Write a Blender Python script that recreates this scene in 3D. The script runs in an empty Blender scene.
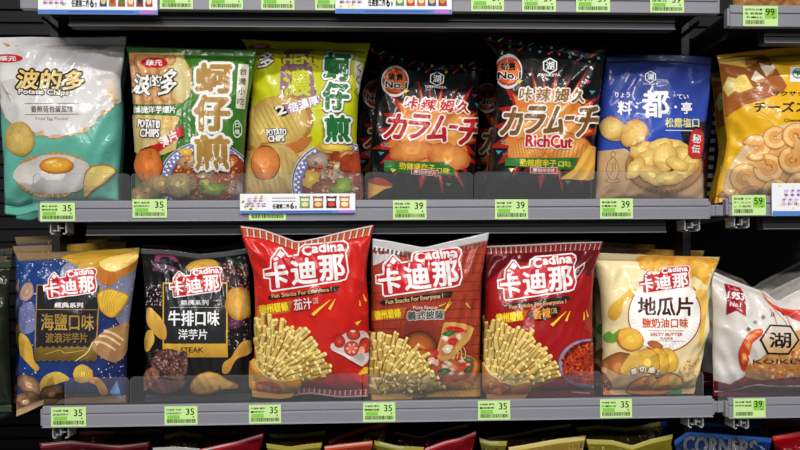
import bpy, math, random
import numpy as np
from mathutils import Matrix, Vector
from mathutils.geometry import tessellate_polygon

SC = bpy.context.scene
COL = SC.collection
RNG = random.Random(7)

# ------------------------------------------------------------------ camera
F = 700.0                     # focal length in pixels of the 800x450 frame
CX, CY = 400.0, 275.0         # principal point (the frame is shifted up)
CAM = np.array([0.0, 0.0, 1.30])
YAW, ROLL = math.radians(2.29), math.radians(-0.45)
M3 = (Matrix.Rotation(-YAW, 3, 'Z') @ Matrix.Rotation(math.pi / 2, 3, 'X') @ Matrix.Rotation(ROLL, 3, 'Z'))
R3 = np.array([list(r) for r in M3])
cd = bpy.data.cameras.new('camera')
cam = bpy.data.objects.new('camera', cd)
COL.objects.link(cam)
cam.matrix_world = Matrix.Translation(Vector(CAM)) @ M3.to_4x4()
cd.sensor_width = 36.0
cd.lens = F / 800.0 * 36.0
cd.shift_y = (CY - 225.0) / 800.0
cd.clip_start = 0.02
SC.camera = cam


def project(p):
    q = (np.asarray(p, float) - CAM) @ R3
    d = -q[..., 2]
    return np.stack([CX + F * q[..., 0] / d, CY - F * q[..., 1] / d], -1)


def unproject(px, py, Y):
    px, py = np.asarray(px, float), np.asarray(py, float)
    d = np.stack([(px - CX) / F, -(py - CY) / F, -np.ones_like(px)], -1) @ R3.T
    t = (Y - CAM[1]) / d[..., 1]
    return CAM + d * np.asarray(t)[..., None]


def W(px, py, Y):
    return unproject(np.float64(px), np.float64(py), Y)


# ------------------------------------------------------------------ colour and materials
def lin(c):
    r = []
    for v in c[:3]:
        v = v / 255.0
        r.append(v / 12.92 if v <= 0.04045 else ((v + 0.055) / 1.055) ** 2.4)
    return tuple(r)


def mat(name, col=(128, 128, 128), rough=0.5, metal=0.0, spec=0.5, coat=0.0, bump=0.0, bscale=40.0, attr=False, mottle=0.0):
    m = bpy.data.materials.new(name)
    m.use_nodes = True
    nt = m.node_tree
    b = nt.nodes['Principled BSDF']
    b.inputs['Base Color'].default_value = (*lin(col), 1)
    b.inputs['Roughness'].default_value = rough
    b.inputs['Metallic'].default_value = metal
    b.inputs['Specular IOR Level'].default_value = spec
    b.inputs['Coat Weight'].default_value = coat
    b.inputs['Coat Roughness'].default_value = 0.06
    tc = nt.nodes.new('ShaderNodeTexCoord')
    if attr:
        a = nt.nodes.new('ShaderNodeAttribute')
        a.attribute_name = 'Col'
        nt.links.new(a.outputs['Color'], b.inputs['Base Color'])
    elif mottle:
        n = nt.nodes.new('ShaderNodeTexNoise')
        n.inputs['Scale'].default_value = 30
        n.inputs['Detail'].default_value = 6
        nt.links.new(tc.outputs['Object'], n.inputs['Vector'])
        mx = nt.nodes.new('ShaderNodeMix')
        mx.data_type = 'RGBA'
        c = lin(col)
        mx.inputs[6].default_value = (*[x * (1 - mottle) for x in c], 1)
        mx.inputs[7].default_value = (*[min(1, x * (1 + mottle)) for x in c], 1)
        nt.links.new(n.outputs['Fac'], mx.inputs[0])
        nt.links.new(mx.outputs[2], b.inputs['Base Color'])
    if bump:
        n = nt.nodes.new('ShaderNodeTexNoise')
        n.inputs['Scale'].default_value = bscale
        n.inputs['Detail'].default_value = 3
        n.inputs['Distortion'].default_value = 0.6
        nt.links.new(tc.outputs['Object'], n.inputs['Vector'])
        bp = nt.nodes.new('ShaderNodeBump')
        bp.inputs['Strength'].default_value = bump
        bp.inputs['Distance'].default_value = 0.004
        if attr:
            # sharp creases of crinkled film on top of the soft unevenness
            rg = nt.nodes.new('ShaderNodeTexNoise')
            rg.noise_type = 'RIDGED_MULTIFRACTAL'
            rg.inputs['Scale'].default_value = 11.0
            rg.inputs['Detail'].default_value = 1.5
            rg.inputs['Distortion'].default_value = 0.35
            nt.links.new(tc.outputs['Object'], rg.inputs['Vector'])
            ad = nt.nodes.new('ShaderNodeMath')
            ad.operation = 'MULTIPLY_ADD'
            ad.inputs[1].default_value = 0.36
            nt.links.new(rg.outputs['Fac'], ad.inputs[0])
            nt.links.new(n.outputs['Fac'], ad.inputs[2])
            nt.links.new(ad.outputs[0], bp.inputs['Height'])
        else:
            nt.links.new(n.outputs['Fac'], bp.inputs['Height'])
        nt.links.new(bp.outputs['Normal'], b.inputs['Normal'])
        if coat:
            nt.links.new(bp.outputs['Normal'], b.inputs['Coat Normal'])
    return m


FILM = mat('glossy_printed_film', rough=0.33, spec=0.18, coat=0.4, bump=0.7, bscale=24, attr=True)
PAPER = mat('printed_card', rough=0.6, spec=0.25, attr=True)
RAIL = mat('grey_plastic_rail', (130, 130, 139), rough=0.38, spec=0.4, mottle=0.04)
RAILD = mat('grey_plastic_groove', (96, 95, 104), rough=0.5)
DARK = mat('black_powder_coat', (30, 31, 34), rough=0.55, spec=0.3, mottle=0.15)
FASCIA = mat('charcoal_fascia', (44, 45, 48), rough=0.5, spec=0.35, mottle=0.1)
WALLM = mat('dark_back_panel', (15, 15, 18), rough=0.5, spec=0.3, mottle=0.2)
CHROME = mat('zinc_bracket', (176, 178, 182), rough=0.35, metal=0.25)
FLOORM = mat('store_floor_tile', (104, 103, 100), rough=0.4, mottle=0.08)
CARDM = mat('white_card', (236, 238, 244), rough=0.45)
TAGM = mat('pale_green_label', (196, 232, 150), rough=0.45)


def acrylic():
    m = bpy.data.materials.new('clear_acrylic')
    m.use_nodes = True
    nt = m.node_tree
    b = nt.nodes['Principled BSDF']
    b.inputs['Base Color'].default_value = (*lin((196, 198, 202)), 1)
    b.inputs['Roughness'].default_value = 0.12
    t = nt.nodes.new('ShaderNodeBsdfTransparent')
    t.inputs[0].default_value = (0.96, 0.965, 0.97, 1)
    mx = nt.nodes.new('ShaderNodeMixShader')
    lw = nt.nodes.new('ShaderNodeLayerWeight')
    lw.inputs[0].default_value = 0.25
    mr = nt.nodes.new('ShaderNodeMapRange')
    mr.inputs[3].default_value = 0.045
    mr.inputs[4].default_value = 0.8
    nt.links.new(lw.outputs['Fresnel'], mr.inputs[0])
    nt.links.new(mr.outputs[0], mx.inputs[0])
    nt.links.new(t.outputs[0], mx.inputs[1])
    nt.links.new(b.outputs[0], mx.inputs[2])
    nt.links.new(mx.outputs[0], nt.nodes['Material Output'].inputs[0])
    return m


ACRYL = acrylic()


# ------------------------------------------------------------------ objects
def tag(o, label=None, cat=None, group=None, kind=None):
    for k, v in (('label', label), ('category', cat), ('group', group), ('kind', kind)):
        if v:
            o[k] = v
    return o


def empty(name, loc, label, cat, group=None):
    o = bpy.data.objects.new(name, None)
    o.empty_display_size = 0.02
    COL.objects.link(o)
    o.location = loc
    return tag(o, label, cat, group)


def mesh_obj(name, V, Fc, m, parent=None, col=None, smooth=False, loc=(0, 0, 0)):
    """V are world coordinates; loc is the origin (the parent's location for a part)."""
    me = bpy.data.meshes.new(name)
    V = np.asarray(V, float) - np.asarray(loc, float)
    me.from_pydata(V.tolist(), [], [list(map(int, f)) for f in Fc])
    if col is not None:
        a = me.attributes.new('Col', 'FLOAT_COLOR', 'POINT')
        c4 = np.ones((len(V), 4), np.float32)
        c4[:, :3] = col
        a.data.foreach_set('color', c4.ravel())
    if smooth:
        me.polygons.foreach_set('use_smooth', [True] * len(me.polygons))
    me.materials.append(m)
    me.update()
    o = bpy.data.objects.new(name, me)
    COL.objects.link(o)
    if parent is not None:
        o.parent = parent
    else:
        o.location = loc
    return o


class MB:
    """collects boxes and prisms into one mesh"""
    def __init__(s):
        s.v, s.f = [], []

    def box(s, x0, x1, y0, y1, z0, z1):
        b = len(s.v)
        s.v += [(x, y, z) for z in (z0, z1) for y in (y0, y1) for x in (x0, x1)]
        for f in ((0, 2, 3, 1), (4, 5, 7, 6), (0, 1, 5, 4), (2, 6, 7, 3), (0, 4, 6, 2), (1, 3, 7, 5)):
            s.f.append([b + i for i in f])
        return s

    def prism_x(s, prof, x0, x1):
        """prof: list of (y, z), counter-clockwise seen from -x... closed and capped"""
        b, n = len(s.v), len(prof)
        s.v += [(x0, y, z) for y, z in prof] + [(x1, y, z) for y, z in prof]
        for i in range(n):
            j = (i + 1) % n
            s.f.append([b + i, b + j, b + n + j, b + n + i])
        s.f.append([b + i for i in reversed(range(n))])
        s.f.append([b + n + i for i in range(n)])
        return s

    def prism_y(s, prof, y0, y1):
        b, n = len(s.v), len(prof)
        s.v += [(x, y0, z) for x, z in prof] + [(x, y1, z) for x, z in prof]
        for i in range(n):
            j = (i + 1) % n
            s.f.append([b + i, b + j, b + n + j, b + n + i])
        s.f.append([b + i for i in reversed(range(n))])
        s.f.append([b + n + i for i in range(n)])
        return s

    def build(s, name, m, parent=None, bevel=0.0):
        loc = parent.location if parent is not None else (0, 0, 0)
        o = mesh_obj(name, s.v, s.f, m, parent, loc=loc)
        if bevel:
            md = o.modifiers.new('bevel', 'BEVEL')
            md.width = bevel
            md.segments = 2
        import bmesh
        bm = bmesh.new()
        bm.from_mesh(o.data)
        bmesh.ops.recalc_face_normals(bm, faces=bm.faces)
        bm.to_mesh(o.data)
        bm.free()
        return o


def copy_tree(o, parent=None):
    c = o.copy()
    COL.objects.link(c)
    if parent is not None:
        c.parent = parent
    for ch in list(o.children):
        copy_tree(ch, c)
    return c


# ------------------------------------------------------------------ flat artwork that is wrapped on a surface
_TXT = {}


def text_mesh(s, res=2, off=0.0):
    k = (s, res, off)
    if k in _TXT:
        return _TXT[k]
    c = bpy.data.curves.new('txt', 'FONT')
    c.body = s
    c.size = 1.0
    c.resolution_u = res
    c.offset = off
    o = bpy.data.objects.new('txt', c)
    COL.objects.link(o)
    dg = bpy.context.evaluated_depsgraph_get()
    ev = o.evaluated_get(dg)
    me = ev.to_mesh()
    me.calc_loop_triangles()
    P = np.array([v.co[:2] for v in me.vertices], float).reshape(-1, 2)
    T = np.array([t.vertices[:] for t in me.loop_triangles], int).reshape(-1, 3)
    ev.to_mesh_clear()
    bpy.data.objects.remove(o)
    bpy.data.curves.remove(c)
    _TXT[k] = (P, T)
    return P, T


def subdivide(P, T, C, L):
    """split every edge longer than L, the same way in both triangles that share it"""
    for _ in range(9):
        if not len(T):
            break
        E = np.sort(np.stack([T[:, [0, 1]], T[:, [1, 2]], T[:, [2, 0]]], 1).reshape(-1, 2), 1)
        U, inv = np.unique(E, axis=0, return_inverse=True)
        inv = inv.reshape(-1, 3)
        ln = np.hypot(*(P[U[:, 0]] - P[U[:, 1]]).T)
        lg = ln > L
        if not lg.any():
            break
        idx = np.full(len(U), -1)
        idx[lg] = len(P) + np.arange(lg.sum())
        P = np.vstack([P, (P[U[lg, 0]] + P[U[lg, 1]]) / 2])
        C = np.vstack([C, (C[U[lg, 0]] + C[U[lg, 1]]) / 2])
        m = idx[inv]
        s = m >= 0
        n = s.sum(1)
        out = [T[n == 0]]
        for k in range(3):                      # one edge split
            q = (n == 1) & s[:, k]
            a, b, c = T[q, k], T[q, (k + 1) % 3], T[q, (k + 2) % 3]
            e = m[q, k]
            out += [np.stack([a, e, c], 1), np.stack([e, b, c], 1)]
            q = (n == 2) & ~s[:, k]             # two edges split, edge k whole
            a, b, c = T[q, k], T[q, (k + 1) % 3], T[q, (k + 2) % 3]
            e1, e2 = m[q, (k + 1) % 3], m[q, (k + 2) % 3]
            out += [np.stack([e1, c, e2], 1), np.stack([a, b, e1], 1), np.stack([a, e1, e2], 1)]
        q = n == 3
        a, b, c = T[q].T
        e0, e1, e2 = m[q].T
        out += [np.stack(x, 1) for x in ((a, e0, e2), (e0, b, e1), (e2, e1, c), (e0, e1, e2))]
        T = np.vstack(out)
    return P, T, C


def smooth_closed(pts, n=6):
    pts = np.asarray(pts, float)
    N = len(pts)
    out = []
    for i in range(N):
        p0, p1, p2, p3 = pts[i - 1], pts[i], pts[(i + 1) % N], pts[(i + 2) % N]
        for k in range(n):
            t = k / n
            out.append(0.5 * ((2 * p1) + (-p0 + p2) * t + (2 * p0 - 5 * p1 + 4 * p2 - p3) * t * t + (-p0 + 3 * p1 - 3 * p2 + p3) * t ** 3))
    return np.array(out)


def smooth_open(pts, n=6):
    pts = np.asarray(pts, float)
    P = np.vstack([2 * pts[0] - pts[1], pts, 2 * pts[-1] - pts[-2]])
    out = []
    for i in range(1, len(P) - 2):
        p0, p1, p2, p3 = P[i - 1], P[i], P[i + 1], P[i + 2]
        for k in range(n):
            t = k / n
            out.append(0.5 * ((2 * p1) + (-p0 + p2) * t + (2 * p0 - 5 * p1 + 4 * p2 - p3) * t * t + (-p0 + 3 * p1 - 3 * p2 + p3) * t ** 3))
    out.append(pts[-1])
    return np.array(out)


class Art:
    """printed artwork: flat shapes in the print's own coordinates, gathered per printed part"""
    def __init__(s, seed=0):
        s.parts, s.layer, s.xf, s.part = {}, 0, None, 'printed_picture'
        s.rng = random.Random(seed)
        s.hold = False

    def up(s):
        s.layer += 1

    def add(s, P, T, C):
        P = np.asarray(P, float)
        C = np.asarray(C, float)
        if C.ndim == 1:
            C = np.tile(C, (len(P), 1))
        if s.xf is not None:
            P = s.xf(P)
        s.parts.setdefault(s.part, []).append((P, np.asarray(T, int).reshape(-1, 3), C, s.layer))
        if not s.hold:
            s.layer += 1

    def poly(s, pts, col, smooth=0, col2=None, axis=1):
        pts = np.asarray(pts, float)
        if smooth:
            pts = smooth_closed(pts, smooth)
        T = tessellate_polygon([[Vector((x, y, 0)) for x, y in pts]])
        C = np.tile(np.array(lin(col)), (len(pts), 1))
        if col2 is not None:
            t = (pts[:, axis] - pts[:, axis].min()) / max(1e-6, np.ptp(pts[:, axis]))
            C = C * (1 - t[:, None]) + np.array(lin(col2)) * t[:, None]
        s.add(pts, T, C)

    def rect(s, x0, y0, x1, y1, col, rot=0, col2=None, axis=1):
        s.poly(rotp([(x0, y0), (x1, y0), (x1, y1), (x0, y1)], rot), col, col2=col2, axis=axis)

    def blob(s, cx, cy, rx, ry, col, edge=None, rot=0, wob=0.0, n=28, jit=0.0, a0=0, a1=360, inner=0.0, k=3):
        edge = edge or col
        full = a1 - a0 >= 360
        m = n if full else n + 1
        ph = [s.rng.uniform(0, 6.28) for _ in range(4)]
        P, C = [], []
        c, e = np.array(lin(col)), np.array(lin(edge))
        ca, sa = math.cos(math.radians(rot)), -math.sin(math.radians(rot))
        rings = [inner + (1 - inner) * (i / k) for i in range(0, k + 1)]
        for r in rings:
            for i in range(m):
                a = math.radians(a0 + (a1 - a0) * i / n)
                w = 1 + wob * (math.sin(2 * a + ph[0]) + .7 * math.sin(3 * a + ph[1]) + .5 * math.sin(5 * a + ph[2]) + .4 * math.sin(9 * a + ph[3]))
                x, y = rx * r * w * math.cos(a), ry * r * w * math.sin(a)
                P.append((cx + x * ca - y * sa, cy + x * sa + y * ca))
                t = r ** 3
                q = 1 + s.rng.uniform(-jit, jit)
                C.append((c * (1 - t) + e * t) * q)
        T = []
        for j in range(k):
            for i in range(m if full else m - 1):
                a, b = j * m + i, j * m + (i + 1) % m
                T += [(a, b, b + m), (a, b + m, a + m)]
        s.add(P, T, C)

    def ring(s, cx, cy, rx, ry, w, col, a0=0, a1=360, n=40, rot=0):
        s.blob(cx, cy, rx, ry, col, rot=rot, n=n, a0=a0, a1=a1, inner=1 - w / min(rx, ry), k=1)

    def stroke(s, pts, w, col, w1=None, smooth=0, col2=None):
        pts = np.asarray(pts, float)
        if smooth:
            pts = smooth_open(pts, smooth)
        w1 = w if w1 is None else w1
        d = np.gradient(pts, axis=0)
        d /= np.maximum(1e-6, np.hypot(d[:, 0], d[:, 1]))[:, None]
        nrm = np.stack([-d[:, 1], d[:, 0]], 1)
        t = np.linspace(0, 1, len(pts))[:, None]
        ww = (w + (w1 - w) * t) / 2
        n = len(pts)
        P = np.vstack([pts - nrm * ww, pts + nrm * ww])
        T = []
        for i in range(n - 1):
            T += [(i, i + 1, n + i + 1), (i, n + i + 1, n + i)]
        c = np.tile(np.array(lin(col)), (n, 1))
        c2 = c if col2 is None else np.tile(np.array(lin(col2)), (n, 1))
        s.add(P, T, np.vstack([c, c2]))

    def text(s, body, box, col, rot=0, shear=0.0, bold=0.0, outline=(), col2=None, res=2, warp=None):
        x0, y0, x1, y1 = box
        bold *= 0.66
        outline = [(r * 0.72, c) for r, c in outline]
        P, T = text_mesh(body, res)
        if not len(P):
            return
        lo, hi = P.min(0), P.max(0)
        Q = (P - lo) / np.maximum(1e-6, hi - lo)
        w, h = x1 - x0, y1 - y0
        b = bold
        X = np.stack([x0 + b + Q[:, 0] * (w - 2 * b), y1 - b - Q[:, 1] * (h - 2 * b)], 1)
        X[:, 0] += shear * ((y0 + y1) / 2 - X[:, 1])
        if warp:
            X = warp(X)
        c = ((x0 + x1) / 2, (y0 + y1) / 2)
        X = rotp(X, rot, c)
        hold = s.hold
        for r, oc in outline:
            s.hold = True
            n = 12 if r + bold > 1.8 else 8 if r + bold > .8 else 6
            PP = [X + (r + bold) * np.array([math.cos(6.2832 * i / n), math.sin(6.2832 * i / n)]) for i in range(n)]
            if r + bold > 2.2:
                PP += [X + 0.5 * (r + bold) * np.array([math.cos(6.2832 * (i + .5) / 5), math.sin(6.2832 * (i + .5) / 5)]) for i in range(5)]
            TT = np.vstack([T + i * len(X) for i in range(len(PP))])
            s.add(np.vstack(PP), TT, np.array(lin(oc)))
            s.layer += 1
        s.hold = True
        PP = [X]
        if bold:
            PP += [X + bold * np.array([math.cos(6.2832 * i / 6), math.sin(6.2832 * i / 6)]) for i in range(6)]
        PP = np.vstack(PP)
        TT = np.vstack([T + i * len(X) for i in range(len(PP) // len(X))])
        C = np.tile(np.array(lin(col)), (len(PP), 1))
        if col2 is not None:
            t = np.clip((PP[:, 1] - y0) / max(1e-6, h), 0, 1)[:, None]
            C = C * (1 - t) + np.array(lin(col2)) * t
        s.add(PP, TT, C)
        s.hold = hold
        if not hold:
            s.layer += 1


def rotp(pts, deg, c=None):
    pts = np.asarray(pts, float)
    if not deg:
        return pts
    c = np.asarray(c if c is not None else pts.mean(0), float)
    a = math.radians(deg)
    d = pts - c
    return c + np.stack([d[:, 0] * math.cos(a) + d[:, 1] * math.sin(a), -d[:, 0] * math.sin(a) + d[:, 1] * math.cos(a)], 1)


def clusters(boxes, reach=0.019):
    """which printed shapes belong together: those that overlap or lie close"""
    n = len(boxes)
    lo, hi = np.array([b[0] for b in boxes]), np.array([b[1] for b in boxes])
    size = (hi - lo).max(1)
    gap = np.maximum(0, np.maximum(lo[:, None] - hi[None], lo[None] - hi[:, None]))
    near = np.sqrt((gap ** 2).sum(2)) <= np.maximum(reach, .45 * np.maximum(size[:, None], size[None]))
    lab = -np.ones(n, int)
    k = 0
    for i in range(n):
        if lab[i] >= 0:
            continue
        st = [i]
        lab[i] = k
        while st:
            j = st.pop()
            for q in np.nonzero(near[j] & (lab < 0))[0]:
                lab[q] = k
                st.append(q)
        k += 1
    return lab, k


def settle(art):
    """lower every printed shape as far as the shapes beneath it allow"""
    items = sorted(((pc[3], i, part, j, pc[0].min(0), pc[0].max(0)) for i, (part, pcs) in enumerate(art.parts.items()) for j, pc in enumerate(pcs)), key=lambda q: q[0])
    if not items:
        return
    lay = np.array([q[0] for q in items])
    lo, hi = np.array([q[4] for q in items]), np.array([q[5] for q in items])
    new = np.zeros(len(items), int)
    for k in range(len(items)):
        n = int(np.searchsorted(lay, lay[k], 'left'))
        if n:
            ov = ((lo[:n] <= hi[k] + .3) & (hi[:n] >= lo[k] - .3)).all(1)
            if ov.any():
                new[k] = new[:n][ov].max() + 1
    for q, nl in zip(items, new):
        pc = art.parts[q[2]][q[3]]
        art.parts[q[2]][q[3]] = (pc[0], pc[1], pc[2], int(nl))


def emit(art, surface, parent, L=1.9, dz=0.00017, m=None, base=0.0003):
    settle(art)
    for part, pieces in art.parts.items():
        got = []
        for P, T, C, lay in pieces:
            P, T, C = subdivide(P, T, C, L)
            X, N, ok = surface.wrap(P)
            T = T[ok[T].any(1)]
            if not len(T):
                continue
            V = X + N * (base + dz * lay)
            a, b, c = V[T[:, 0]], V[T[:, 1]], V[T[:, 2]]
            fl = np.einsum('ij,ij->i', np.cross(b - a, c - a), N[T[:, 0]]) < 0
            T = T.copy()
            T[fl] = T[fl][:, [0, 2, 1]]
            used = np.unique(T)
            re = np.full(len(V), -1)
            re[used] = np.arange(len(used))
            got.append((V[used], re[T], C[used]))
        if not got:
            continue
        lab, k = clusters([(g[0].min(0), g[0].max(0)) for g in got])
        for q in range(k):
            V, T, C, n = [], [], [], 0
            for g, l in zip(got, lab):
                if l == q:
                    V.append(g[0]); T.append(g[1] + n); C.append(g[2]); n += len(g[0])
            mesh_obj(part, np.vstack(V), np.vstack(T), m or FILM, parent, np.vstack(C), smooth=True, loc=parent.location)


class Card:
    """a flat upright card: print coordinates are pixels about its own centre"""
    def __init__(s, x0, y0, x1, y1, Y):
        s.c = ((x0 + x1) / 2, (y0 + y1) / 2)
        s.o = W(*s.c, Y)
        s.k = float(np.linalg.norm(W(s.c[0] + 1, s.c[1], Y) - s.o))
        s.w, s.h = (x1 - x0) * s.k, (y1 - y0) * s.k

    def wrap(s, P):
        X = np.zeros((len(P), 3))
        X[:, 0] = s.o[0] + (P[:, 0] - s.c[0]) * s.k
        X[:, 1] = s.o[1]
        X[:, 2] = s.o[2] - (P[:, 1] - s.c[1]) * s.k
        N = np.tile((0.0, -1.0, 0.0), (len(P), 1))
        return X, N, np.ones(len(P), bool)


# ------------------------------------------------------------------ the pillow bag
def wave(seed, n, kmax):
    r = np.random.RandomState(seed)
    ks = r.uniform(-kmax, kmax, (n, 2))
    ph = r.uniform(0, 6.283, n)
    am = r.uniform(0.4, 1.0, n)
    am /= am.sum()
    return lambda u, v: sum(a * np.sin(k[0] * u + k[1] * v + p) for a, k, p in zip(am, ks, ph))


def table(pts, axis):
    pts = sorted([tuple(map(float, p)) for p in pts], key=lambda p: p[axis])
    a = np.array(pts)
    t = np.linspace(a[0, axis], a[-1, axis], 161)
    o = np.interp(t, a[:, axis], a[:, 1 - axis])
    k = np.ones(9) / 9
    e = np.pad(o, 4, mode='edge')
    sm = np.convolve(e, k, 'valid')
    wgt = np.clip(np.minimum(np.arange(161), np.arange(161)[::-1]) / 8.0, 0, 1)
    o = o * (1 - wgt) + sm * wgt
    return t, o


class Bag:
    def __init__(s, name, label, left, right, top, bottom, Y, H=0.034, lean=0.0, seed=1, base=(200, 200, 200),
                 seal=None, seal_bottom=None, vs=0.05, ve=0.95, rough=1.0, cat='snack bag', group=None, back=(90, 90, 95), Hb=0.022, pinch=1.0):
        s.Y, s.H, s.Hb, s.lean, s.vs, s.ve, s.rough, s.pinch = Y, H, Hb, lean, vs, ve, rough, pinch
        s.TL, s.TR, s.BL, s.BR = [np.array(p, float) for p in (top[0], top[-1], bottom[0], bottom[-1])]
        s.L, s.R = table(left, 1), table(right, 1)
        s.T, s.B = table(top, 0), table(bottom, 0)
        s.n1, s.n2, s.n3, s.n4, s.n5 = wave(seed, 5, 40), wave(seed + 50, 6, 26), wave(seed + 90, 7, 12), wave(seed + 130, 6, 30), wave(seed + 170, 5, 9)
        s.base = base
        g = np.stack(np.meshgrid(np.linspace(0, 1, 9), np.linspace(0, 1, 9)), -1).reshape(-1, 2)
        X = s.point(g[:, 0], g[:, 1])
        s.loc = (float(X[:, 0].mean()), float(Y), float(X[:, 2].min()))
        s.root = empty(name, s.loc, label, cat, group)
        s.back = back
        s.shell('body', s.vs, s.ve, base, 56, 72)
        s.shell('top_seal', 0.0, s.vs, seal or base, 56, 5)
        s.shell('bottom_seal', s.ve, 1.0, seal_bottom or seal or base, 56, 5)

    def p2(s, u, v):
        T = np.stack([s.TL[0] + (s.TR[0] - s.TL[0]) * u, np.interp(s.TL[0] + (s.TR[0] - s.TL[0]) * u, *s.T)], -1)
        B = np.stack([s.BL[0] + (s.BR[0] - s.BL[0]) * u, np.interp(s.BL[0] + (s.BR[0] - s.BL[0]) * u, *s.B)], -1)
        ly = s.TL[1] + (s.BL[1] - s.TL[1]) * v
        ry = s.TR[1] + (s.BR[1] - s.TR[1]) * v
        Lf = np.stack([np.interp(ly, *s.L), ly], -1)
        Rt = np.stack([np.interp(ry, *s.R), ry], -1)
        u, v = u[..., None], v[..., None]
        return (1 - v) * T + v * B + (1 - u) * Lf + u * Rt - ((1 - u) * (1 - v) * s.TL + u * (1 - v) * s.TR + (1 - u) * v * s.BL + u * v * s.BR)

    def point(s, u, v, side=1):
        u, v = np.asarray(u, float), np.asarray(v, float)
        P = s.p2(u, v)
        Yb = s.Y + s.lean * (1 - v)
        X = unproject(P[..., 0], P[..., 1], Yb)
        w = np.clip((v - s.vs) / (s.ve - s.vs), 0, 1)
        uu = np.clip(u, 0, 1)
        S = (4 * uu * (1 - uu)) ** 0.52
        V = (4 * w * (1 - w)) ** 0.5 * (0.86 + 0.28 * w)
        y = X[..., 1] + 0.0024 * s.n5(uu * 1.0, v * 0.3) * (1 - w) ** 2      # the flat seal waves a little
        if side > 0:
            et = np.exp(-w / 0.16) + np.exp(-(1 - w) / 0.12)
            es = np.exp(-np.minimum(uu, 1 - uu) / 0.13)
            ramp = np.clip(w / 0.05, 0, 1) * np.clip((1 - w) / 0.05, 0, 1) * np.clip(np.minimum(uu, 1 - uu) / 0.04, 0, 1)
            rid = 1 - np.abs(s.n4(uu * 1.3, w * 0.8)) * 3
            wr = (0.0042 * et * s.n1(uu, w * 0.25) + 0.0038 * es * s.n2(uu * 0.3, w) + 0.0042 * s.n3(uu, w) + 0.0016 * rid * (0.3 + es + et)) * ramp * s.rough * 1.5
            y = y - 0.0006 - s.H * S * V - wr
        else:
            y = y + 0.0006 + s.Hb * S * V
        X = X.copy()
        X[..., 1] = y
        return X

    def normal(s, u, v):
        e = 0.004
        du = s.point(np.clip(u + e, 0, 1), v) - s.point(np.clip(u - e, 0, 1), v)
        dv = s.point(u, np.clip(v + e, 0, 1)) - s.point(u, np.clip(v - e, 0, 1))
        n = np.cross(du, dv)
        n /= np.maximum(1e-12, np.linalg.norm(n, axis=-1))[..., None]
        n[n[:, 1] > 0] *= -1
        return n

    def shell(s, name, v0, v1, col, nu, nv):
        u, v = np.meshgrid(np.linspace(0, 1, nu + 1), np.linspace(v0, v1, nv + 1))
        u, v = u.ravel(), v.ravel()
        A = s.point(u, v)
        n = len(A)
        cu = np.tile(np.linspace(0, 1, 21), 1)
        bu, bv = np.meshgrid(np.linspace(0, 1, nu + 1), np.linspace(v0, v1, nv + 1))
        Bk = s.point(bu.ravel(), bv.ravel(), -1)
        V = np.vstack([A, Bk])
        Fc = []
        w = nu + 1
        for j in range(nv):
            for i in range(nu):
                a = j * w + i
                Fc.append((a, a + w, a + w + 1, a + 1))
                Fc.append((n + a, n + a + 1, n + a + w + 1, n + a + w))
        for j in range(nv):
            a, b = j * w, j * w + nu
            Fc.append((a, n + a, n + a + w, a + w))
            Fc.append((b, b + w, n + b + w, n + b))
        for i in range(nu):
            a, b = i, nv * w + i
            Fc.append((a, a + 1, n + a + 1, n + a))
            Fc.append((b, n + b, n + b + 1, b + 1))
        if callable(col):
            C = col(project(A))
        else:
            C = np.tile(np.array(lin(col)), (n, 1))
        C = np.vstack([C, C if name != 'body' else np.tile(np.array(lin(s.back)), (n, 1))])
        return mesh_obj(name, V, Fc, FILM, s.root, C, smooth=True, loc=s.loc)

    def wrap(s, P):
        """print coordinates -> the matching place on the bag's front"""
        P = np.asarray(P, float)
        u = np.clip((P[:, 0] - s.TL[0]) / (s.TR[0] - s.TL[0]), 0.02, 0.98)
        v = np.clip((P[:, 1] - s.TL[1]) / (s.BL[1] - s.TL[1]), 0.02, 0.98)
        e = 1e-3
        for _ in range(9):
            q = project(s.point(u, v))
            qu = (project(s.point(u + e, v)) - project(s.point(u - e, v))) / (2 * e)
            qv = (project(s.point(u, v + e)) - project(s.point(u, v - e))) / (2 * e)
            d = P - q
            det = qu[:, 0] * qv[:, 1] - qu[:, 1] * qv[:, 0]
            det = np.where(np.abs(det) < 1.0, np.sign(det + 1e-9) * 1.0, det)
            du = (d[:, 0] * qv[:, 1] - d[:, 1] * qv[:, 0]) / det
            dv = (qu[:, 0] * d[:, 1] - qu[:, 1] * d[:, 0]) / det
            u = np.clip(u + np.clip(du, -.15, .15), -0.03, 1.03)
            v = np.clip(v + np.clip(dv, -.15, .15), -0.03, 1.03)
        ok = (u > 0.001) & (u < 0.999) & (v > 0.001) & (v < 0.999)
        u, v = np.clip(u, 0.0015, 0.9985), np.clip(v, 0.0015, 0.9985)
        return s.point(u, v), s.normal(u, v), ok

    def px(s, u, v):
        return project(s.point(np.array([float(u)]), np.array([float(v)])))[0]

    def quad(s, art, u0, v0, u1, v1, col, slant=0.0):
        """a stripe in the bag's own surface coordinates"""
        art.poly([s.px(u0 + slant, v0), s.px(u1 + slant, v0), s.px(u1, v1), s.px(u0, v1)], col)

    def done(s, art, **k):
        emit(art, s, s.root, **k)
        return s


def behind(bag, label, dY, ref, to, zs=1.0, xs=1.0, rot=0.0, group=None, lift=0.0):
    """another bag of the same kind further back on the shelf: the front point seen at `ref` now shows at `to`"""
    c = copy_tree(bag.root)
    a = W(*ref, bag.Y)
    b = W(*to, bag.Y + dY)
    c.location = (bag.loc[0] + (b[0] - a[0]), bag.loc[1] + dY, bag.loc[2] + lift)
    c.scale = (xs, 1, zs)
    c.rotation_euler = (0, rot, 0)
    c['label'] = label
    g = group or str(bag.root['label']).split(' bag')[0] + ' bags'
    c['group'] = bag.root['group'] = g
    return c
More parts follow.
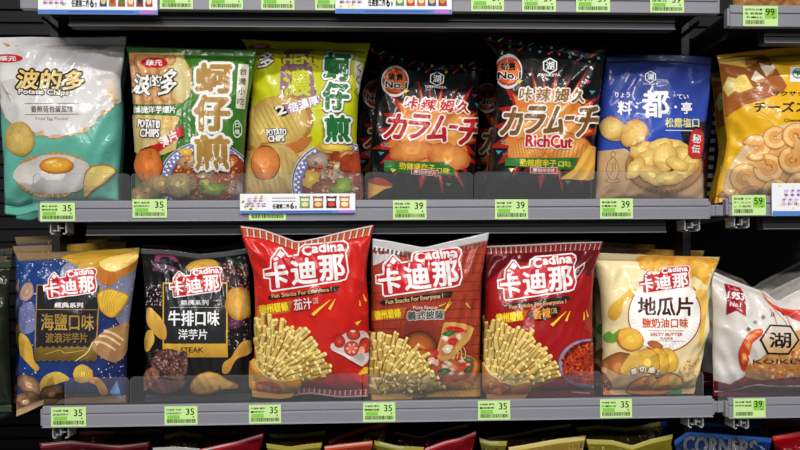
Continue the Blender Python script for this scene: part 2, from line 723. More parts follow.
# ------------------------------------------------------------------ shelving
YF = 0.95                                             # the plane of the rails' faces
Z_UP = float(W(400, 199.5, YF)[2])                    # top edges of the rails
Z_LO = float(W(400, 401.0, YF)[2])
Z_TOP = float(W(400, -9.0, YF)[2])
RH = float(W(400, 199.5, YF)[2] - W(400, 220.0, YF)[2])
Z_BOT = Z_LO - 0.275
DECK = 0.006                                          # the deck's surface lies this far under the rail's top edge
YB = 1.44


def xw(px, py=275, Y=YF):
    return float(W(px, py, Y)[0])


def rail_profile(zt, h=RH, y=YF):
    zb = zt - h
    zm = zt - h * 0.42
    return [(y - .0030, zb - .0006), (y - .0030, zb + .0006), (y, zb + .0006), (y, zm - .0012), (y + .0016, zm - .0006), (y + .0016, zm + .0010), (y - .0002, zm + .0016), (y + .0003, zt - .001),
            (y + .0016, zt), (y + .006, zt), (y + .006, zb - .0006)]


def shelf(name, label, x0, x1, zt, h=RH, left_end=True, right_end=True, clips=True, fascia=True, group='steel shelves with grey price rails'):
    root = empty(name, ((x0 + x1) / 2, YF, zt), label, 'shelf', group)
    m = MB()
    m.box(x0 + .004, x1 - .004, YF + .012, YB, zt - DECK - .004, zt - DECK)
    # folded front edge, and the ribs pressed in the underside
    m.box(x0 + .004, x1 - .004, YF + .012, YF + .020, zt - h + .004, zt - DECK - .0005)
    for y, d, t in ((1.135, .007, .05), (1.235, .005, .02), (1.335, .007, .03)):
        m.box(x0 + .03, x1 - .03, y, y + t, zt - DECK - .004 - d, zt - DECK - .0035)
    m.build('deck', DARK, root)
    f, l = MB(), MB()
    xa, xb = (x0 + .055 if left_end else x0 + .01), (x1 - .055 if right_end else x1 - .01)
    f.box(xa, xb, YF + .0125, YF + .030, zt - h - .0175, zt - h - .0095)
    f.box(xa, xb, YF + .0145, YF + .030, zt - h - .0097, zt - h - .0080)
    f.box(xa, xb, YF + .0125, YF + .030, zt - h - .0082, zt - h + .0035)
    l.box(xa, xb, YF + .0110, YF + .0124, zt - h - .0182, zt - h - .0168)
    if fascia:
        f.build('light_fascia', FASCIA, root, bevel=.001)
        l.build('fascia_lip', RAILD, root)
    r = MB().prism_x(rail_profile(zt, h), x0, x1).build('price_rail', RAIL, root, bevel=.0006)
    for end, xe, s in ((left_end, x0, 1), (right_end, x1, -1)):
        if not end:
            continue
        e = MB()
        a, b = sorted((xe - s * .0035, xe + s * .001))
        e.box(a, b, YF + .0015, YF + .012, zt - h * .95, zt - h * .15)
        e.build('rail_end_cap', RAIL, root, bevel=.001).parent = r
        # the side bracket that carries the deck: a plate that gets taller to the back
        k = MB()
        xk = xe + s * .010
        zb = zt - h
        b0 = len(k.v)
        prof = [(YF + .032, zb + .002), (YF + .032, zb - .003), (1.10, zb - .004), (1.22, zb - .012), (YB, zb - .02), (YB, zb + .002)]
        k.prism_x(prof, min(xk, xk + s * .003), max(xk, xk + s * .003))
        kb = k.build('side_bracket', FASCIA, root)
        if not clips:
            continue
        c = MB()
        # open zinc clip under the rail's end
        xc = xe + s * .021
        w = .011
        z1, z0 = zb - .001, zb - .0165
        c.box(xc - w, xc - w + .0016, YF + .006, YF + .03, z0, z1)
        c.box(xc + w - .0016, xc + w, YF + .006, YF + .03, z0, z1)
        c.box(xc - w, xc - w * .55, YF + .006, YF + .03, z0, z0 + .0016)
        c.box(xc + w * .55, xc + w, YF + .006, YF + .03, z0, z0 + .0016)
        c.box(xc - w * .6, xc - w * .25, YF + .006, YF + .012, z0 + .004, z0 + .0056)
        c.box(xc + w * .1, xc + w * .6, YF + .006, YF + .012, z0 + .0075, z0 + .0091)
        c.box(xc - .001, xc + .001, YF + .006, YF + .012, z0 + .004, z0 + .012)
        c.build('bracket_clip', CHROME, root).parent = kb
    return root


X0, X1 = xw(40, 210), xw(709, 210)
XR0 = xw(729, 207)
XR1 = XR0 + 0.42
XL1 = xw(2, 210)
shelf('shelf', 'middle long dark steel shelf with grey rail, carrying the upper row of bags', X0, X1, Z_UP)
shelf('shelf', 'lower long dark steel shelf with grey rail, carrying the lower row of bags', X0 + .001, X1 + .003, Z_LO, fascia=False)
shelf('shelf', 'top long steel shelf whose dark underside shows above the upper bags', xw(22, 5), xw(718, 5), Z_TOP, clips=False)
ZR_TOP = float(W(765, 4.6, YF)[2])
RHT = ZR_TOP - float(W(765, 27.0, YF)[2])
ZR_UP = float(W(765, 195.5, YF)[2])
ZR_LO = float(W(765, 397.5, YF)[2])
shelf('shelf', 'short grey-railed shelf of the right-hand bay, top right corner, holding the 99 tag', XR0 + .004, XR1, ZR_TOP, h=RHT, right_end=False, clips=False)
shelf('shelf', 'right-hand bay shelf under the yellow cheese snack bag', XR0, XR1, ZR_UP, right_end=False)
shelf('shelf', 'right-hand bay shelf under the white prawn snack bag', XR0 - .003, XR1, ZR_LO, right_end=False, fascia=False)
shelf('shelf', 'bottom long steel shelf under the dark row of bags, mostly out of view', X0, X1, Z_BOT)
shelf('shelf', 'bottom shelf of the right-hand bay, under the red bag', XR0, XR1, Z_BOT, right_end=False)

shelf('shelf', 'lower shelf of the left-hand bay, reaching in from beyond the left edge', xw(-330), xw(-6), Z_LO - .012, left_end=False, right_end=False)

# ------------------------------------------------------------------ the bay around the shelves
def struct(o):
    o['kind'] = 'structure'
    return o


m = MB()
m.box(-1.15, 1.35, YB + .005, YB + .02, 0.0, 2.05)
for i in range(48):
    z = 0.62 + i * 0.026
    m.box(-1.15, 1.35, YB - .001, YB + .0055, z, z + .017)
struct(m.build('wall_back', WALLM))
struct(MB().box(-2.4, 2.6, -3.6, 1.5, -0.02, 0.0).build('floor', FLOORM))
# uprights between the bays
for nm, xa in (('trim_1', (X1 + XR0) / 2 - .006), ('trim_2', X0 - .03)):
    u = MB()
    u.box(xa, xa + .012, 1.05, YB - .002, 0.0, 2.0)
    struct(u.build(nm, DARK))
# small link plates that bridge the rails of the two bays
for z, lab in ((Z_UP, 'small grey link piece between the two bays, level with the upper rails'), (Z_LO, 'small grey link piece between the two bays, level with the lower rails')):
    u = MB()
    u.box(X1 + .0025, XR0 - .0045, YF + .006, YF + .012, z - RH * .85, z - RH * .3)
    u.box((X1 + XR0) / 2 - .002, (X1 + XR0) / 2 + .002, YF + .004, YF + .007, z - RH * .85, z - RH * .3)
    tag(u.build('rail_link', RAIL, bevel=.001), lab, 'rail link', 'rail links')


# ------------------------------------------------------------------ clear fences on the rails
def fence(x0, x1, y_top, zt, label, r=6):
    """an L-shaped strip of clear acrylic that stands on the rail's back edge"""
    a, b = xw(x0, y_top, YF + .0085), xw(x1, y_top, YF + .0085)
    top = float(W((x0 + x1) / 2, y_top, YF + .0085)[2])
    bot = zt - .005
    rr = .006
    prof = [(a, bot), (b, bot), (b, top - rr)]
    prof += [(b - rr + rr * math.cos(t), top - rr + rr * math.sin(t)) for t in (math.pi / 6, math.pi / 3, math.pi / 2)]
    prof += [(a + rr + rr * math.cos(t), top - rr + rr * math.sin(t)) for t in (math.pi / 2, 2 * math.pi / 3, 5 * math.pi / 6, math.pi)]
    m = MB().prism_y(prof, YF + .0075, YF + .0095)
    o = m.build('acrylic_fence', ACRYL)
    o.data.transform(Matrix.Translation((-a, -YF, -bot)))
    o.location = (a, YF, bot)
    return tag(o, label, 'shelf fence', 'clear acrylic fences along the rails')


for x0, x1, yt, z, lab in (
        (33, 130, 173.5, Z_UP, 'clear acrylic fence on the upper rail in front of the fried-egg bag'),
        (131, 363.5, 173.2, Z_UP, 'clear acrylic fence on the upper rail in front of the green and lime bags'),
        (364.5, 473, 172.4, Z_UP, 'clear acrylic fence on the upper rail in front of the black bag with red lettering'),
        (474, 703, 171.5, Z_UP, 'clear acrylic fence in front of the gold-lettered black bag and the royal blue bag'),
        (721, 860, 169, ZR_UP, 'clear acrylic fence before the yellow cheese snack bag'),
        (65, 129, 377.5, Z_LO, 'clear acrylic fence on the lower rail in front of the blue sea-salt bag'),
        (130, 362, 375, Z_LO, 'clear acrylic fence before the black steak bag and the bright red bag'),
        (363, 477.5, 373, Z_LO, 'clear acrylic fence on the lower rail in front of the brick-coloured pizza bag'),
        (478.5, 601.5, 372, Z_LO, 'clear acrylic fence on the lower rail in front of the dark red spicy bag'),
        (602.5, 703, 371.5, Z_LO, 'clear acrylic fence on the lower rail in front of the cream sweet-potato bag'),
        (718, 860, 370, ZR_LO, 'clear acrylic fence before the white prawn snack bag')):
    fence(x0, x1, yt, z, lab)


# ------------------------------------------------------------------ price tags
RAIL_BOTTOMS = (Z_UP - RH, Z_LO - RH, Z_TOP - RH, ZR_TOP - RHT, ZR_UP - RH, ZR_LO - RH)
def price_tag(x0, y0, x1, y1, price, lines, label, style=0, Y=YF - .0012):
    w, h = x1 - x0, y1 - y0
    c = Card(x0, y0, x1, y1, Y)
    zb = min((z for z in RAIL_BOTTOMS), key=lambda z: abs(z - (c.o[2] - c.h / 2)))
    c.o[2] = zb + .0007 + c.h / 2                      # it stands on the rail's lower lip
    root = empty('price_tag', (c.o[0], Y, c.o[2] - c.h / 2), label, 'price tag', 'pale green price tags in the rails')
    b = MB().box(c.o[0] - c.w / 2, c.o[0] + c.w / 2, Y, Y + .0009, c.o[2] - c.h / 2, c.o[2] + c.h / 2)
    b.build('card', TAGM, root)
    A = Art()
    A.hold = True
    A.part = 'product_line'
    ink = (48, 56, 40)
    for k, t in enumerate(lines):
        A.text(t, (x0 + w * .05, y0 + h * (.13 + .19 * k), x0 + w * (.5 if style == 0 else .56), y0 + h * (.24 + .19 * k)), ink, bold=.06)
    A.part = 'price_figure'
    if style:
        A.rect(x0 + w * .62, y0 + h * .12, x1 - w * .03, y0 + h * .62, (140, 200, 70))
        A.layer += 1
    A.text(price, (x0 + w * .65, y0 + h * .12, x1 - w * .1, y0 + h * .47), (35, 42, 34), bold=.1, res=3)
    A.rect(x1 - w * .14, y0 + h * .55, x1 - w * .1, y0 + h * .62, ink)
    A.part = 'green_bar'
    if not style:
        A.rect(x0 + w * .08, y0 + h * .48, x0 + w * .46, y0 + h * .68, (128, 200, 70))
    A.part = 'barcode'
    r = random.Random(int(x0 * 7 + y0))
    x = x0 + w * .07
    xe = x1 - w * (.06 if style == 0 else .4)
    while x < xe:
        bw = w * r.choice((.012, .02, .03))
        A.rect(x, y0 + h * .7, min(x + bw, xe), y0 + h * .9, ink)
        x += bw + w * r.choice((.012, .018))
    emit(A, c, root, L=50, m=PAPER, base=.00015, dz=.00005)
    return root


P1, P2 = '華元 波的多', '卡迪那 德州薯條'
for a in (
        (40, 202, 75, 220.5, '35', ['華元 波的多', '香煎荷包蛋'], 'pale green 35 price tag under the white and teal fried-egg bag'),
        (132.5, 201, 167, 219.8, '35', ['華元 波的多', '蚵仔煎洋芋片'], 'pale green 35 price tag under the green oyster-omelette bag'),
        (393, 200, 426.5, 219.2, '39', ['湖池屋 卡辣', '姆久勁辣唐辛'], 'pale green 39 price tag under the black bag with red lettering'),
        (495, 199.2, 528, 218.6, '39', ['湖池屋 卡辣', '姆久厚切洋芋'], 'pale green 39 price tag under the black bag with gold lettering'),
        (600, 198.4, 633, 218, '39', ['湖池屋 料都', '松露塩口味'], 'pale green 39 price tag under the dark blue truffle-salt bag'),
        (51, 406.3, 86, 426, '35', ['卡迪那 海鹽', '波浪洋芋片'], 'pale green 35 price tag under the blue sea-salt bag'),
        (164.5, 403.7, 197.5, 422.3, '35', ['卡迪那 牛排', '口味洋芋片'], 'pale green 35 price tag under the black steak-flavour bag'),
        (249, 402.5, 281, 421.2, '35', ['卡迪那 德州', '薯條茄汁'], 'pale green 35 price tag under the bright red tomato fries bag'),
        (363, 401, 395.3, 420, '35', ['卡迪那 德州', '薯條義式披薩'], 'pale green 35 price tag under the brick-coloured pizza bag'),
        (478, 399.8, 510.2, 418.6, '35', ['卡迪那 德州', '薯條香辣'], 'pale green 35 price tag under the dark red spicy fries bag'),
        (600, 399.6, 632, 418, '35', ['卡迪那 地瓜', '片鹽奶油'], 'pale green 35 price tag under the cream sweet-potato bag'),
        (160, -10, 193, 9.4, '39', [P1, '洋芋片'], 'price tag at the very top, first to the right of the left-hand promotion strip'),
        (209, -10, 243, 9.2, '39', [P1, '洋芋片'], 'price tag at the very top, second to the right of the left-hand promotion strip'),
        (261, -10, 294.5, 9.3, '39', [P1, '洋芋片'], 'price tag at the very top, third to the right of the left-hand promotion strip'),
        (315, -10, 347, 9.6, '39', [P1, '洋芋片'], 'price tag tucked behind the left end of the top centre promotion strip'),
        (471, -10, 504, 9.3, '39', [P2, '洋芋片'], 'price tag at the very top, first to the right of the centre promotion strip'),
        (522, -10.5, 556, 8.4, '39', [P2, '洋芋片'], 'price tag at the very top, second to the right of the centre promotion strip'),
        (576, -10.5, 610, 8.4, '39', [P2, '洋芋片'], 'price tag at the very top, third to the right of the centre promotion strip'),
        (650, -11, 684, 7, '39', [P2, '洋芋片'], 'price tag at the very top, last before the right end of the rail'),
        (249, 200.5, 286, 219.4, '35', [P1, '蚵仔煎'], 'price tag half hidden behind the promotion strip under the lime bag')):
    price_tag(*a)
price_tag(732, 195.8, 766, 215.4, '59', ['湖池屋 サク', 'チーズスナ', 'ック起司'], 'pale green 59 price tag under the yellow cheese snack bag', 1)
price_tag(733.5, 398.4, 765.5, 417, '39', ['湖池屋 海老', '洋芋片甜蝦'], 'pale green 39 price tag under the white prawn snack bag', 1)
price_tag(743, 5.6, 778, 25.4, '99', ['洋芋片分享', '包 家庭號', '卡樂比'], 'pale green 99 price tag in the top right corner', 1)


# ------------------------------------------------------------------ promotion strips clipped on the rails
def mini_bag(A, x, y, w, h, c1, c2):
    A.poly([(x, y), (x + w * .5, y + h * .06), (x + w, y), (x + w * .93, y + h * .5), (x + w * .98, y + h), (x, y + h), (x + w * .06, y + h * .5)], c1)
    A.layer += 1
    A.blob(x + w * .5, y + h * .68, w * .34, h * .2, c2, n=10, k=1)
    A.rect(x + w * .15, y + h * .2, x + w * .85, y + h * .42, (235, 230, 220))
    A.layer -= 1


def promo(x0, y0, x1, y1, label, mini, digits=True, Y=YF - .004, name='promotion_strip', full=True):
    w, h = x1 - x0, y1 - y0
    c = Card(x0, y0, x1, y1, Y)
    root = empty(name, (c.o[0], Y, c.o[2] - c.h / 2), label, 'promotion strip', 'white promotion strips on the rails')
    MB().box(c.o[0] - c.w / 2, c.o[0] + c.w / 2, Y, Y + .0012, c.o[2] - c.h / 2, c.o[2] + c.h / 2).build('card', CARDM, root, bevel=.0005)
    s = Y + .0013
    MB().box(c.o[0] - c.w * .35, c.o[0] + c.w * .35, s, YF - .0004, c.o[2] - c.h * .45, c.o[2] - c.h * .2).build('clip', CARDM, root)
    A = Art()
    A.hold = True
    A.part = 'blue_stripe'
    A.rect(x0 + .3, y1 - h * .15, x1 - .3, y1 - .2, (80, 128, 205))
    A.layer += 1
    if full:
        A.rect(x1 - w * .15, y1 - h * .13, x1 - w * .02, y1 - h * .03, (196, 110, 205))
        A.rect(x0 + w * .25, y1 - h * .1, x1 - w * .2, y1 - h * .06, (58, 92, 160))
    A.part = 'yellow_pattern'
    A.layer = 0
    pw = w * .24 if full else w
    r = random.Random(int(x0))
    for i in range(26 if full else 14):
        px_, py_ = x0 + 1 + r.random() * (pw - 4), y0 + h * .04 + r.random() * h * .72
        A.rect(px_, py_, px_ + 2.6, py_ + 2.2, r.choice(((246, 236, 150), (250, 244, 190), (238, 224, 120))))
    A.part = 'purple_lettering'
    A.layer = 2
    k = h / 22.0
    for row, n in ((.2, 3), (.47, 4)):
        for i in range(n):
            gx = x0 + pw * (.28 if full else .2) + i * 5.6 * (1 if full else 1.1) - (2.5 if n == 4 else 0)
            gy = y0 + h * row
            cc = (208, 180, 230)
            A.rect(gx, gy, gx + 4.6, gy + 1.1 * k, cc)
            A.rect(gx, gy + 3 * k, gx + 4.6, gy + 4.1 * k, cc)
            A.rect(gx + 1.6, gy, gx + 2.8, gy + 4.8 * k, cc)
            A.rect(gx + .1, gy + 1.2 * k, gx + 1.1, gy + 4.6 * k, cc)
    if full:
        A.part = 'offer_lettering'
        A.text('任選第二件', (x0 + w * .28, y0 + h * .52, x0 + w * .43, y0 + h * .76), (40, 40, 44), bold=.25)
        A.text('折', (x0 + w * .475, y0 + h * .6, x0 + w * .495, y0 + h * .76), (60, 40, 44), bold=.1)
        A.part = 'red_figure'
        A.text('6', (x0 + w * .435, y0 + h * .46, x0 + w * .468, y0 + h * .78), (214, 40, 48), bold=.5)
        A.part = 'small_print'
        for q in range(2):
            A.rect(x0 + w * .28, y0 + h * (.2 + .16 * q), x0 + w * .48, y0 + h * (.245 + .16 * q), (150, 152, 160))
        A.part = 'product_print'
        for i, (c1, c2) in enumerate(mini):
            bw = w * .46 / len(mini)
            mini_bag(A, x0 + w * .515 + i * bw, y0 + h * .12, bw * .82, h * .62, c1, c2)
    emit(A, c, root, L=50, m=PAPER, base=.00015, dz=.00006)
    return root


G4 = [((120, 150, 80), (220, 210, 150)), ((150, 90, 60), (230, 190, 110)), ((60, 25, 28), (210, 60, 50)), ((190, 120, 60), (240, 220, 160))]
promo(240, 193.6, 355.5, 213.4, 'white promotion strip with blue edge clipped under the lime bag', G4)
promo(38, -16, 157.5, 14.6, 'white promotion strip with blue edge at the top left, on the top rail', [((60, 60, 120), (220, 200, 120)), ((150, 130, 60), (200, 60, 50)), ((160, 70, 50), (90, 130, 60)), ((200, 130, 60), (240, 220, 180)), ((150, 60, 60), (60, 60, 60)), ((180, 50, 60), (240, 210, 170))])
promo(335.5, -17, 452, 13.8, 'white promotion strip with blue edge at the top centre, on the top rail', [((90, 150, 90), (230, 230, 180)), ((200, 60, 50), (240, 200, 120)), ((200, 110, 60), (240, 220, 160)), ((70, 90, 140), (230, 190, 110)), ((150, 70, 50), (220, 140, 80))])
promo(772, 183.5, 834, 215.5, 'white promotion card with blue edge at the right edge, before the yellow cheese bag', [], full=False, name='promotion_card')
# ------------------------------------------------------------------ print helpers shared by several bags
def ydeck(px, Y, zt, up=0.0012):
    p = W(px, 260, Y)
    p[2] = zt - DECK + up
    return float(project(p)[1])


def floor_line(xs, Y, zt, dips=None):
    return [(x, ydeck(x, Y, zt) - (dips[i] if dips else 0)) for i, x in enumerate(xs)]


def chip(A, cx, cy, rx, ry, rot=0, col=(238, 205, 112), edge=(196, 140, 58), ribs=0, ribcol=(205, 158, 72), wob=.05):
    A.blob(cx, cy, rx * 1.04, ry * 1.04, edge, rot=rot, wob=wob, n=30, k=1)
    A.blob(cx - rx * .03, cy - ry * .05, rx * .96, ry * .96, col, edge=tuple(int(.45 * a + .55 * b) for a, b in zip(col, edge)), rot=rot, wob=wob, n=30, jit=.06)
    if ribs:
        hold, A.hold = A.hold, True
        for i in range(ribs):
            t = -0.8 + 1.6 * (i + .5) / ribs
            hw = math.sqrt(max(0, 1 - t * t)) * .86
            a, b = rotp([(cx + t * rx, cy - hw * ry), (cx + t * rx, cy + hw * ry)], rot, (cx, cy))
            A.stroke([a, b], rx * .5 / ribs, ribcol)
        A.hold = hold
        if not hold:
            A.layer += 1


def speckle(A, n, box, cols, r0=.5, r1=1.1, test=None):
    hold, A.hold = A.hold, True
    for _ in range(n):
        x, y = A.rng.uniform(box[0], box[2]), A.rng.uniform(box[1], box[3])
        if test and not test(x, y):
            continue
        r = A.rng.uniform(r0, r1)
        a = A.rng.uniform(0, 180)
        A.rect(x - r, y - r * .7, x + r, y + r * .7, A.rng.choice(cols), rot=a)
    A.hold = hold
    if not hold:
        A.layer += 1


def oval_mark(A, cx, cy, rx, ry, body, col=(200, 28, 40)):
    A.part = 'maker_mark'
    A.blob(cx, cy, rx, ry, col, n=28, k=1)
    A.text(body, (cx - rx * .58, cy - ry * .62, cx + rx * .58, cy + ry * .62), (245, 240, 238), bold=.25)


def hexmark(A, cx, cy, r, col=(240, 240, 240), inner=(25, 24, 26), word=True, flat=False, wcol=None):
    A.part = 'maker_mark'
    off = 0 if flat else 30
    A.poly([(cx + r * math.cos(math.radians(off + 60 * i)), cy + r * math.sin(math.radians(off + 60 * i))) for i in range(6)], col)
    A.poly([(cx + .84 * r * math.cos(math.radians(off + 60 * i)), cy + .84 * r * math.sin(math.radians(off + 60 * i))) for i in range(6)], inner)
    A.text('湖', (cx - r * .52, cy - r * .52, cx + r * .52, cy + r * .52), col, bold=.25)
    if word:
        A.text('KOIKEYA', (cx - r * 1.35, cy + r * 1.3, cx + r * 1.35, cy + r * 1.72), wcol or col, bold=.12)


def bowl(A, cx, cy, rx, ry, a0=0, a1=360):
    """a blue and white patterned plate"""
    A.blob(cx, cy, rx, ry, (222, 224, 236), n=48, k=1)
    A.ring(cx, cy, rx * .985, ry * .985, rx * .03, (96, 98, 150), n=48)
    A.ring(cx, cy, rx * .93, ry * .93, rx * .17, (132, 134, 190), n=48)
    hold, A.hold = A.hold, True
    for i in range(44):
        a = math.radians(i * 360 / 44)
        for q, s_ in ((.9, 1.0), (.83, .9)):
            b = a + (0.07 if q < .85 else 0)
            A.blob(cx + rx * q * math.cos(b), cy + ry * q * math.sin(b), rx * .035, ry * .03, (226, 226, 242), n=7, k=1, rot=-math.degrees(b))
    A.hold = hold
    A.layer += 1
    A.ring(cx, cy, rx * .76, ry * .76, rx * .03, (96, 98, 150), n=48)
    A.blob(cx, cy, rx * .74, ry * .74, (176, 84, 46), edge=(150, 60, 34), n=40, jit=.1)


def food_mix(A, items):
    for x, y, rx, ry, rot, c, e in items:
        A.blob(x, y, rx, ry, c, edge=e, rot=rot, wob=.1, n=20, jit=.08)


def mince(A, cx, cy, rx, ry, n, cols, r0=1.2, r1=3.0):
    """chopped food in many small pieces"""
    hold, A.hold = A.hold, True
    for i in range(n):
        a, q = A.rng.uniform(0, 6.283), math.sqrt(A.rng.random())
        c = A.rng.choice(cols)
        r = A.rng.uniform(r0, r1)
        A.blob(cx + rx * q * math.cos(a), cy + ry * q * math.sin(a), r, r * A.rng.uniform(.5, .9), tuple(min(255, int(v * 1.12 + 8)) for v in c), edge=tuple(int(v * .78) for v in c), rot=A.rng.uniform(0, 180), wob=.16, n=10, k=2)
        if i % max(1, n // 5) == 0:
            A.layer += 1
    A.hold = hold
    A.layer += 1


WH, BK = (244, 243, 240), (22, 21, 22)
YU = 1.03

# ------------------------------------------------------------------ 1: white and teal, fried egg
B = Bag('chip_bag', 'white and teal potato chip bag with a fried egg, leftmost in the upper row',
        [(-7, 37), (-2, 60), (1, 100), (3, 140), (5, 165), (5, 216)], [(126, 37), (123.5, 60), (120.5, 80), (122.5, 120), (120.5, 160), (118, 180), (119, 214)],
        [(-7, 37.5), (30, 36.5), (60, 37.5), (90, 37), (126, 36)],
        [(5, 214), (20, 216), (36, 211), (80, ydeck(80, YU, Z_UP)), (119, ydeck(119, YU, Z_UP))], YU, H=.033, lean=-.006, seed=3, base=(98, 176, 158), seal=(206, 206, 208), seal_bottom=(98, 176, 158))
EGGBAG = B
A = Art(1)
A.part = 'egg_white_background'
white = [(-9, 44), (128, 44), (122, 78), (119, 90), (117, 100), (113, 107), (108, 111), (98, 117), (94, 124), (82, 132), (70, 134), (56, 138), (47, 136), (36, 133), (26, 127), (12, 123.5), (6, 118), (1, 105)]
A.poly([(x, y + (1.6 if y > 60 else 0)) for x, y in white], (190, 140, 70))
A.poly(white, (214, 212, 212))
A.blob(112, 92, 9, 14, (222, 206, 180), edge=(214, 210, 208), rot=20, wob=.1, jit=.05)
A.hold = True
for x, y in ((20, 127), (40, 133), (55, 136), (84, 130), (104, 112), (115, 101)):
    A.blob(x, y, 6, 2, (205, 160, 90), edge=(214, 206, 196), rot=15, wob=.2, n=14)
A.hold = False; A.up()
oval_mark(A, 8, 58.5, 15, 4.2, '華元')
A.part = 'name_lettering'
A.text('波的多', (17, 70, 84.5, 90), (224, 186, 92), col2=(236, 210, 150), shear=.12, rot=-1, bold=1.0, outline=[(2.6, (34, 24, 14))], res=3)
A.text('Potato Chips', (19, 89.5, 69, 96.3), (232, 226, 214), rot=-1.5, bold=.45, outline=[(1.4, (34, 28, 26))])
A.part = 'flavour_lettering'
A.stroke([(25, 103.8), (79, 103.4)], .6, (120, 84, 66))
A.stroke([(25, 114.8), (79, 114.2)], .6, (120, 84, 66))
A.text('香煎荷包蛋風味', (31, 106, 73, 112.6), (92, 62, 48), bold=.2)
A.text('Fried Egg Flavour', (36, 117, 68.5, 121), (110, 96, 90))
A.part = 'chip_print'
chip(A, 20, 139, 14.5, 16.2, 20, (214, 186, 106), (176, 140, 66), wob=.03)
speckle(A, 14, (10, 127, 30, 152), [(190, 152, 76)], .3, .7)
A.part = 'fried_egg_print'
A.blob(53, 174.5, 38, 22, (186, 140, 74), wob=.05, n=40, k=1)
A.blob(53.5, 174.3, 36.5, 20.6, (214, 212, 210), edge=(206, 198, 188), wob=.05, n=40)
A.blob(57, 165.5, 17.2, 8.4, (170, 92, 26), n=30, k=1)
A.blob(57, 164.8, 16.8, 7.8, (226, 172, 62), edge=(206, 126, 34), n=30)
A.blob(52, 162, 7, 2.2, (246, 214, 120), edge=(228, 178, 72), rot=8)
A.part = 'broken_chip_print'
A.poly([(84.5, 198), (83, 186), (84.5, 174), (90, 167), (99, 164.2), (110, 165.5), (116.4, 171.5), (110, 178), (104, 183.5), (94, 190)], (170, 128, 56), smooth=3)
A.poly([(85.2, 196), (84, 186), (85.6, 175), (91, 168.4), (99, 165.6), (109, 166.8), (114.6, 171.6), (108.5, 177), (103, 182.5), (93.5, 188.8)], (236, 212, 122), smooth=3, col2=(220, 184, 92))
B.done(A)
behind(B, 'white and teal potato chip bag standing behind the leftmost fried-egg bag', .085, (126, 50), (128, 52))

# ------------------------------------------------------------------ 2: green, oyster omelette
B = Bag('chip_bag', 'green potato chip bag with big gold vertical lettering and a plate of oyster omelette',
        [(125.5, 46), (129, 56), (132, 80), (134, 110), (136, 150), (134.5, 212)], [(256.5, 50), (253, 75), (247, 110), (244.5, 150), (242, 190), (242, 212)],
        [(125.5, 45.6), (160, 47.4), (200, 49), (256.5, 49.8)], floor_line([134.5, 170, 210, 242], YU - .014, Z_UP), YU - .014, H=.034, seed=11, base=(58, 118, 38), seal=(62, 116, 44), lean=-.004)
A = Art(2)
A.part = 'chip_print'
A.poly([(129, 53), (183.5, 53.5), (185, 60), (191.5, 70), (192, 78), (189, 92), (183, 101), (176, 104.5), (133, 104.5)], (198, 148, 92))
A.blob(178, 78, 13, 25, (214, 204, 150), edge=(206, 176, 110), rot=4, wob=.05)
A.blob(146, 66, 14, 11, (206, 160, 104), edge=(190, 128, 70), wob=.1)
A.hold = True
for x, y, rx, ry, r in ((140, 80, 5, 20, 25), (166, 92, 8, 10, 0), (150, 95, 9, 7, 10), (170, 60, 7, 5, 0)):
    A.blob(x, y, rx, ry, (210, 170, 116), edge=(176, 104, 54), rot=r, wob=.1)
A.hold = False; A.up()
A.part = 'plate_print'
bowl(A, 206, 182, 48, 41)
food_mix(A, [(190, 160, 12, 8, 20, (196, 164, 120), (150, 110, 84)), (186, 152, 7, 4, 0, (226, 190, 90), (196, 150, 60)), (228, 172, 15, 20, 10, (160, 62, 30), (120, 44, 24)), (212, 184, 16, 10, 0, (190, 110, 60), (150, 66, 40)),
             (230, 162, 8, 6, 30, (206, 130, 70), (160, 72, 40)), (236, 188, 10, 7, 0, (176, 160, 146), (120, 96, 84)), (196, 196, 14, 8, 0, (170, 84, 44), (130, 60, 36)), (206, 172, 10, 6, 10, (214, 190, 150), (170, 120, 80))])
mince(A, 208, 176, 34, 26, 120, [(190, 90, 50), (150, 60, 34), (206, 170, 120), (120, 50, 32), (176, 150, 130), (214, 130, 60)])
A.blob(213, 188, 12, 7.5, (150, 176, 62), edge=(96, 128, 44), wob=.16, jit=.12)
A.blob(205, 182, 6, 3, (206, 200, 110), edge=(170, 180, 80), wob=.16)
A.part = 'maker_mark'
oval_mark(A, 154.3, 63, 14, 5, '華元')
A.part = 'name_lettering'
A.text('波', (133, 74, 153, 95), (242, 240, 234), rot=-8, shear=.1, bold=.9, outline=[(1.5, (26, 24, 24))])
A.text('的', (150.5, 75, 162, 87), (242, 240, 234), rot=6, shear=.1, bold=.45, outline=[(1.2, (26, 24, 24))])
A.text('多', (161, 69, 177, 97), (242, 240, 234), rot=-6, shear=.15, bold=.9, outline=[(1.5, (26, 24, 24))])
A.part = 'variety_lettering'
A.text('酥脆洋芋爆片', (134, 106, 176, 113.4), (242, 242, 236), bold=.35, outline=[(.8, (40, 74, 30))])
A.part = 'potato_print'
A.poly([(133.5, 115), (179, 116.5), (180, 120), (175, 128), (178, 134), (176, 150), (150, 160), (136, 152)], (206, 178, 112))
A.blob(168, 124, 10, 6, (222, 186, 110), edge=(202, 164, 92), wob=.1)
A.blob(150, 147, 10, 9, (214, 196, 140), edge=(196, 166, 100), wob=.1)
A.part = 'english_lettering'
A.text('POTATO', (138.5, 120, 161, 128.5), (245, 245, 240), rot=-4, bold=.6, outline=[(1.3, (50, 42, 36))])
A.text('CHIPS', (141, 129, 160.5, 137.5), (245, 245, 240), rot=-2, bold=.6, outline=[(1.3, (50, 42, 36))])
A.part = 'red_ribbon'
A.poly([(150, 146), (158, 144), (180, 126.5), (183, 127), (184.5, 136), (180, 138), (160, 151), (150, 150.5)], (196, 36, 34))
A.text('薄片', (160, 133.5, 178.5, 144.5), (246, 240, 236), rot=30, bold=.45)
A.part = 'potato_print'
